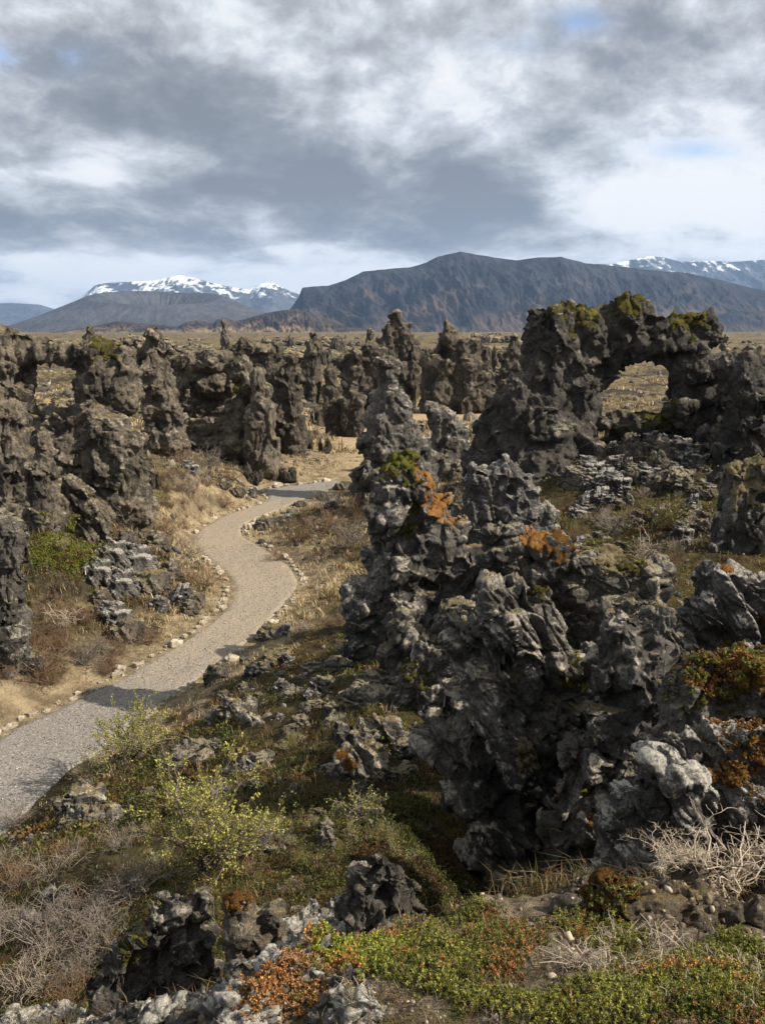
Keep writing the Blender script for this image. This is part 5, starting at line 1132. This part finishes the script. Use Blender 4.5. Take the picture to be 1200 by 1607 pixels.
# pale dead twigs on the ledge
def tangle(label, poly, cnt, ln, box, z0, grp, col=PALE, rad=.0022):
    n = 0; tr = 0
    while n < cnt and tr < 3000:
        tr += 1; x = random.uniform(box[0], box[1]); y = random.uniform(box[2], box[3]); loc, no, ob = down(x, y, z0)
        if loc is None: continue
        q = project(loc)
        if not inpoly(q[0], q[1], poly): continue
        s = ln*random.uniform(.7, 1.3)/.8
        putv(random.choice(SH['pale']), loc, (s, s, s*random.uniform(.45, .8)), random.uniform(0, 6.28), label, 'dead shrub', grp, 'dead_shrub'); n += 1
tangle('silvery dead twig tangle among the green heath in the right foreground', [(960,1480),(1120,1480),(1200,1540),(1200,1607),(900,1607),(850,1560)], 14, .15, (.5, 2.2, 1.5, 3.6), 7.3, 'dead twigs in the foreground heath')
tangle('straw coloured dead twigs on the brown mound at the right edge', [(1040,1300),(1200,1280),(1200,1440),(1100,1430),(1040,1380)], 10, .30, (1.2, 3.2, 3.2, 5.4), 9, 'dead twigs on the brown mound')
tangle('thin pale twigs at the bottom edge below the orange heath tuft', [(380,1560),(620,1560),(640,1607),(380,1607)], 4, .10, (-.6, .3, 1.5, 3.0), 7.3, 'thin twigs at the bottom edge')
tangle('thin dead twigs on the bare soil between the heath plants', [(640,1530),(900,1560),(900,1607),(600,1607)], 5, .09, (-.2, 1.2, 1.5, 3.0), 7.3, 'thin twigs on the foreground soil')
# soil crumbs on the ledge
P, Nn = [], []
for _ in range(6000):
    x, y = random.uniform(-1.2, 2.4), random.uniform(1.5, 4.2); loc, no, ob = down(x, y, 7.3)
    if loc is not None and ob.name.startswith(('ground', 'earth')): P.append(loc)
P = np.array(P); v, f = rubble(P, .006*np.exp(np.clip(rng.normal(size=len(P)), -2, 1.6)*.6))
g = link('soil_crumbs', mesh_np('soil_crumbs', v, f, [RUB], smooth=False, attrs=dict(col=cols(len(P), 12, [(.12, .09, .06), (.2, .155, .105), (.3, .25, .19), (.07, .055, .04)])))); tag(g, 'crumbly soil and chips on the foreground ledge', kind='stuff')
for k in SH:
    for r_ in SH[k]:
        if r_.name not in usedr and 'category' not in r_:
            for ch in list(r_.children): bpy.data.objects.remove(ch)
            bpy.data.objects.remove(r_)
print('vegetation', time.time()-T0)
# ------------------------------------------------------------------ mountains
def hill_mat(name, c1, c2, snow=0.0, snow_z=0.0, sc=1.0, tan=None):
    m, t, b = new_mat(name)
    tc = t.node('ShaderNodeTexCoord').outputs['Object']
    geo = t.N.new('ShaderNodeNewGeometry'); sep = t.N.new('ShaderNodeSeparateXYZ'); t.L.new(geo.outputs['Normal'], sep.inputs[0])
    ps = t.N.new('ShaderNodeSeparateXYZ'); t.L.new(geo.outputs['Position'], ps.inputs[0])
    q = t.vmath('MULTIPLY', tc, (1, .35, .35))
    n1 = t.noise(tc, 0.0035*sc, 7, 0.6); n2 = t.noise(q, 0.02*sc, 6, 0.65)
    c = t.mix(t.mr(t.math('ADD', t.math('MULTIPLY', n1, .5), t.math('MULTIPLY', n2, .5)), .4, .62), c1, c2)
    if tan is not None:
        c = t.mix(t.math('MULTIPLY', t.mr(t.math('ADD', n1, t.math('MULTIPLY', t.attr('foot'), .35)), .66, .82), .8), c, tan)
    if snow > 0:
        s = t.math('ADD', t.math('MULTIPLY', ps.outputs[2], 1/600.), t.math('ADD', t.math('MULTIPLY', n1, 1.5), t.math('MULTIPLY', n2, 2.0)))
        s = t.math('ADD', s, t.math('MULTIPLY', t.attr('gully'), -.55))
        sm = t.mr(s, snow_z-.05, snow_z+.28); c = t.mix(sm, c, (0.75, 0.78, 0.83))
    t.L.new(c, b.inputs['Base Color']); b.inputs['Roughness'].default_value = 1; b.inputs['Specular IOR Level'].default_value = 0.05
    nb = bump(t, n2, 24/sc, .8); t.L.new(nb, b.inputs['Normal'])
    return m
def ridge(name, sil, D, depth, mat, nx=620, ny=90, gul=0.16, gs=1.0, back=None, foot_y=None, label=None, p=1.15, seed=0):
    sil = np.array(sil, float)
    px = np.linspace(sil[0, 0], sil[-1, 0], nx)
    py = np.interp(px, sil[:, 0], sil[:, 1])
    py = py + np.convolve(np.pad(rng.normal(size=nx), 4, 'edge'), np.ones(9)/9, 'valid')*.35
    hz = CAMZ + (518.3-py)/FPX*1.04*D          # crest heights
    hz = np.maximum(hz, 1)
    x0 = (px-600)/FPX*D*1.02
    t = np.concatenate([np.linspace(-1, 0, ny), np.linspace(0, .8, ny//3)[1:]])
    X, T = np.meshgrid(x0, t, indexing='ij'); Hc = np.repeat(hz[:, None], len(t), 1)
    s = np.where(T < 0, 1+T, 1-T*.9)
    prof = np.clip(s, 0, 1)**p
    f = 1/(depth*.5)*gs
    dpt = depth*(0.35+0.65*Hc/Hc.max())
    wob = fbm(X*f*.5, T*2, seed, 1, 3)
    Y = D + T*dpt*(1+.25*wob)
    warp = X + 60/gs*fbm(X*f*2, T*3, seed+4, 1, 3)
    g1 = fbm(warp*f*2.6+T*1.2, T*2.2+X*f, seed+1, 1, 5, True); g2 = fbm(warp*f*8+T*2, T*5, seed+2, 1, 4, True)
    env = np.sin(np.clip(s, 0, 1)*math.pi)**.7 * .8 + .05
    Z = Hc*prof + Hc*gul*env*(g1-.45) + Hc*gul*.3*env*(g2-.4)
    Z = Z - 3*(1-s)
    V = np.stack([X*(Y/D), Y, Z], -1).reshape(-1, 3)
    i = np.arange(nx*len(t)).reshape(nx, len(t))
    Fq = np.stack([i[:-1, :-1], i[1:, :-1], i[1:, 1:], i[:-1, 1:]], -1).reshape(-1, 4)
    Fq = fixw(V, Fq)
    o = link(name, mesh_np(name, V, Fq, [mat], attrs=dict(gully=-g1.ravel(), foot=(1-s).ravel())))
    return tag(o, label, kind='structure')
M_DARK = hill_mat('mountain_cloud_shaded', (0.012, 0.0125, 0.016), (0.034, 0.034, 0.040), tan=(0.075, 0.055, 0.042))  # cloud shade over this mountain is put into its very dark base colour
M_BROWN = hill_mat('hill_brown', (0.022, 0.018, 0.017), (0.07, 0.053, 0.042), sc=2.5, tan=(0.20, 0.14, 0.08))
M_TEPHRA = hill_mat('crater_tephra', (0.042, 0.043, 0.049), (0.072, 0.073, 0.080), sc=1.6)
M_SNOW = hill_mat('mountain_snowy', (0.035, 0.04, 0.05), (0.08, 0.085, 0.10), 1, 2.97, sc=.6)
M_SNOW2 = hill_mat('mountain_streaked', (0.03, 0.035, 0.045), (0.07, 0.078, 0.095), 1, 3.6, sc=.6)
ridge('mountain', [(395,524),(420,512),(440,500),(462,486),(474,470),(480,456),(495,454),(520,453),(545,445),(570,433),(600,430),(640,427),(665,420),(680,412),(715,405),(735,408),(760,412),(800,417),(830,413),(865,412),(885,417),(900,421),(945,425),(1000,431),(1050,434),(1080,440),(1110,446),(1150,456),(1200,465),(1270,478),(1400,500),(1600,515)],
      6000, 1300, M_DARK, 1000, 150, .20, 1.3, label='broad dark flat topped mountain across the plain', seed=3)
ridge('hill', [(60,523),(120,518),(170,510),(200,504),(240,507),(290,512),(305,505),(322,502),(345,508),(350,502),(362,499),(380,504),(400,499),(430,491),(470,486),(500,495),(540,510),(600,520)], 4000, 330, M_BROWN, 500, 50, .3, 2.5, label='low brown foothills before the crater', seed=9)
ridge('mountain', [(-200,505),(60,502),(120,490),(148,472),(162,457),(172,451),(200,448),(235,447),(258,446),(272,443),(298,438),(320,442),(345,449),(380,456),(400,459),(420,450),(435,448),(448,455),(465,462),(480,467),(520,485),(600,500)], 13500, 3000, M_SNOW, 600, 90, .10, 1, label='snow covered mountain behind the crater', seed=14)
ridge('mountain', [(780,480),(860,430),(900,422),(945,422),(970,416),(995,411),(1020,413),(1045,419),(1090,418),(1120,419),(1165,416),(1200,419),(1300,424),(1500,440)], 13000, 3000, M_SNOW2, 600, 90, .16, 1, label='blue mountain with snow streaks behind the flat topped mountain', seed=19)
ridge('mountain', [(-400,470),(-100,474),(0,478),(50,478),(85,480),(120,490),(170,505)], 15500, 2500, M_SNOW2, 300, 60, .1, 1, label='pale distant ridge at the far left edge', seed=24)
# ash crater: a ring with a lower front rim
def crater():
    D = 6200; cx = (258-600)/FPX*D; cy = D
    n, k = 420, 120
    a = np.linspace(0, 2*math.pi, n, endpoint=False); rad = np.concatenate([np.linspace(0.02, .95, 40), np.linspace(.97, 1.03, 9), np.linspace(1.06, 2.35, 71)])
    A, Q = np.meshgrid(a, rad, indexing='ij')
    Rr = 410.0; rx = 1.0
    rim = 0.80 + .20*np.sin(A) + .05*np.abs(np.cos(A)) - .05*np.cos(A*1) + .03*fbm(np.cos(A)*2, np.sin(A)*2, 1, 1, 3)    # sin>0 is the far side
    hr = 276*rim
    inn = np.clip(Q, 0, 1); z = np.where(Q < 1, hr*(.30+.70*sst(.15, 1.02, inn)), hr*np.clip(1-(Q-1)/1.25, 0, 1)**1.12)
    z -= hr*.04*np.exp(-((Q-1)/.03)**2)
    g = fbm(A*9, Q*.7, 6, 1, 4, True); z += (g-.4)*hr*.055*np.sin(np.clip((Q-.9)/1.4, 0, 1)*math.pi)
    gi = fbm(A*7, Q*.7, 16, 1, 4, True); z += (gi-.4)*hr*.06*(Q < 1)*np.sin(np.clip(Q, 0, 1)*math.pi)
    X = cx + np.cos(A)*Rr*Q*(1.05+.10*(Q > 1)*(Q-1)); Y = cy + np.sin(A)*Rr*Q
    i = np.arange(n*len(rad)).reshape(n, len(rad)); j = np.roll(i, -1, 0)
    Fq = np.stack([i[:, :-1], i[:, 1:], j[:, 1:], j[:, :-1]], -1).reshape(-1, 4)
    Fq = fixw(np.stack([X, Y, z], -1).reshape(-1, 3), Fq)
    o = link('hill', mesh_np('crater', np.stack([X, Y, z], -1).reshape(-1, 3), Fq, [M_TEPHRA], attrs=dict(gully=g.ravel()*0, foot=g.ravel()*0)))
    tag(o, 'wide grey ash crater in front of the snow mountain', kind='structure')
crater()

# ------------------------------------------------------------------ sky
def world():
    w = bpy.data.worlds.new('World'); SC.world = w; w.use_nodes = True
    t = NT(w.node_tree); bg = t.N['Background']
    sky = t.node('ShaderNodeTexSky', sky_type='NISHITA'); sky.sun_disc = False
    sky.sun_elevation = R(SUN_EL); sky.sun_rotation = R(SUN_AZ); sky.air_density = 1.0; sky.dust_density = 1.0
    g = t.node('ShaderNodeTexCoord').outputs['Generated']
    g = t.vmath('NORMALIZE', g)
    s = t.N.new('ShaderNodeSeparateXYZ'); t.L.new(g, s.inputs[0]); x, y, z = s.outputs
    aa = t.math('ARCTAN2', x, y); ll = t.math('LOGARITHM', t.math('ADD', t.math('MAXIMUM', z, 0.0), 0.14), math.e)
    cb = t.N.new('ShaderNodeCombineXYZ'); t.L.new(t.math('MULTIPLY', aa, 2.9), cb.inputs[0]); t.L.new(t.math('MULTIPLY', ll, 1.05), cb.inputs[1])
    p = cb.outputs[0]
    w1 = t.vmath('SCALE', t.vmath('SUBTRACT', t.noise(p, 1.3, 3, out='Color'), (.5, .5, .5)), .22)
    p2 = t.vmath('ADD', p, w1)
    def dens(q):
        a = t.noise(t.vmath('MULTIPLY', q, (.8, 1.25, 1)), 1.5, 8, .55); c = t.noise(t.vmath('MULTIPLY', t.vmath('ADD', q, (9, 3, 2)), (.8, 1.35, 1)), 4.4, 10, .60)
        return t.math('ADD', t.math('MULTIPLY', t.math('SUBTRACT', a, .5), 1.35), t.math('MULTIPLY', t.math('SUBTRACT', c, .5), 1.15)), a, c
    v, big, med = dens(p2)
    v2, _, _ = dens(t.vmath('ADD', p2, (.07, .05, 0)))
    v = t.math('ADD', v, t.math('MULTIPLY', t.math('SUBTRACT', v, v2), .55))     # light side and shaded belly of each puff
    # the photograph's large cloud masses, as directions of the sky: tan(azimuth), tan(elevation)
    ys = t.math('MAXIMUM', y, 0.05); az = t.math('DIVIDE', x, ys); el = t.math('DIVIDE', z, ys)
    wob = t.N.new('ShaderNodeSeparateXYZ'); t.L.new(w1, wob.inputs[0])
    az = t.math('ADD', az, t.math('MULTIPLY', wob.outputs[0], .07)); el = t.math('ADD', el, t.math('MULTIPLY', wob.outputs[1], .035))
    for (px, py, rx, ry, amp) in CLOUDS:
        a, b, c = ray(px, py); u = a/b; e = c/b
        d = t.math('ADD', t.math('POWER', t.math('ABSOLUTE', t.math('DIVIDE', t.math('SUBTRACT', az, float(u)), rx/FPX)), 2.0),
                   t.math('POWER', t.math('ABSOLUTE', t.math('DIVIDE', t.math('SUBTRACT', el, float(e)), ry/FPX)), 2.0))
        d = t.math('EXPONENT', t.math('MULTIPLY', d, -0.8))
        v = t.math('ADD', v, t.math('MULTIPLY', d, amp))
    v = t.math('ADD', v, .66)
    cr = t.N.new('ShaderNodeValToRGB'); e = cr.color_ramp; t.L.new(v, cr.inputs[0])
    e.elements[0].position = .02; e.elements[0].color = (0.20, 0.215, 0.24, 1)
    e.elements[1].position = .98; e.elements[1].color = (0.84, 0.84, 0.84, 1)
    for pos, c in ((.25, (0.265, 0.283, 0.31, 1)), (.45, (0.41, 0.427, 0.45, 1)), (.62, (0.55, 0.58, 0.62, 1)), (.78, (0.74, 0.76, 0.785, 1))):
        q = e.elements.new(pos); q.color = c
    cloud = t.vmath('SCALE', cr.outputs[0], CLOUD_K)
    # blue gaps where the deck breaks
    gap = t.mr(t.math('ADD', t.noise(t.vmath('ADD', p2, (31, 7, 5)), 1.6, 5, .6), 0.0), .69, .80)
    for (px, py, rx, ry) in GAPS:
        a, b, c = ray(px, py)
        d = t.math('ADD', t.math('POWER', t.math('ABSOLUTE', t.math('DIVIDE', t.math('SUBTRACT', az, float(a/b)), rx/FPX)), 2.0), t.math('POWER', t.math('ABSOLUTE', t.math('DIVIDE', t.math('SUBTRACT', el, float(c/b)), ry/FPX)), 2.0))
        gap = t.math('ADD', gap, t.math('MULTIPLY', t.math('EXPONENT', t.math('MULTIPLY', d, -1.0)), t.mr(med, .42, .62)))
    gap = t.math('MINIMUM', t.math('MULTIPLY', gap, .75), .8)
    c = t.mix(gap, cloud, t.vmath('MULTIPLY', sky.outputs[0], (.8, .9, 1.1)))
    c = t.mix(t.mr(z, -.02, .0), (0.12*CLOUD_K, 0.11*CLOUD_K, 0.10*CLOUD_K), c)
    t.L.new(c, bg.inputs[0]); bg.inputs[1].default_value = 0.1
SUN_EL, SUN_AZ = 38, 107
CLOUD_K = 6.6
CLOUDS = [(800,110,280,90,-.2),(560,60,160,60,-.15),(980,40,120,40,-.2),(110,120,200,110,-.36),(330,200,240,70,-.25),(60,335,190,42,-.50),(480,285,150,45,-.50),(330,290,50,12,-.3),(640,330,160,40,-.35),(800,325,90,35,-.35),(640,375,180,22,-.45),(900,180,200,70,-.15),(1120,60,160,60,-.25),(830,260,150,30,-.25),(1100,350,60,25,-.25),
          (230,425,260,40,.30),(180,265,150,30,.40),(960,330,160,45,.45),(1160,250,110,50,.2),(1170,340,60,30,.35),(600,160,150,90,.25),(850,60,180,70,.20),(420,100,90,60,.20),(1000,400,200,20,.1),(620,440,150,25,.25),(1050,130,120,40,.25)]
GAPS = [(905,30,45,18),(740,68,90,14),(1120,235,90,14),(40,90,80,20)]
world()
sl = bpy.data.lights.new('sun', 'SUN'); sl.energy = 5.0; sl.angle = R(.5); sl.color = (1.0, .90, .76)
so = bpy.data.objects.new('sun', sl); COL.objects.link(so)
d = Vector((math.cos(R(SUN_EL))*math.sin(R(SUN_AZ)), math.cos(R(SUN_EL))*math.cos(R(SUN_AZ)), math.sin(R(SUN_EL))))
so.rotation_euler = (-d).to_track_quat('-Z', 'Y').to_euler(); so.location = d*60 + Vector((0, 0, 20))
# haze
def haze():
    x0, x1, y0, y1, z0, z1 = -20500, 20500, -20500, 21000, -16, 1150
    v = [(x, y, z) for x in (x0, x1) for y in (y0, y1) for z in (z0, z1)]
    f = [(0,1,3,2),(4,6,7,5),(0,4,5,1),(2,3,7,6),(0,2,6,4),(1,5,7,3)]
    m = bpy.data.materials.new('haze'); m.use_nodes = True; t = NT(m.node_tree); t.N.remove(t.N['Principled BSDF'])
    pv = t.N.new('ShaderNodeVolumePrincipled'); pv.inputs['Color'].default_value = (.40, .62, 1, 1); pv.inputs['Density'].default_value = HAZE
    pv.inputs['Anisotropy'].default_value = .2
    t.L.new(pv.outputs[0], t.N['Material Output'].inputs['Volume'])
    o = link('haze', mesh_np('haze', np.array(v, float), np.array(f), [m], smooth=False)); tag(o, 'thin blue air haze over the plain', kind='stuff')
HAZE = 3.2e-5
haze()
# ------------------------------------------------------------------ camera, colour and render settings
cam = bpy.data.cameras.new('camera'); cam.sensor_fit = 'HORIZONTAL'; cam.angle_x = 2*math.atan(600/FPX); cam.clip_end = 60000; cam.clip_start = .05
co = bpy.data.objects.new('camera', cam); COL.objects.link(co); co.location = (0, 0, CAMZ); co.rotation_euler = (R(90)-PITCH, 0, 0); SC.camera = co
cam.sensor_fit = 'HORIZONTAL'
SC.view_settings.view_transform = 'Standard'; SC.view_settings.look = 'None'; SC.view_settings.exposure = 0.84; SC.view_settings.gamma = 1
cy = SC.cycles; cy.max_bounces = 5; cy.diffuse_bounces = 3; cy.glossy_bounces = 2; cy.volume_bounces = 1; cy.transparent_max_bounces = 4
print('done', time.time()-T0)
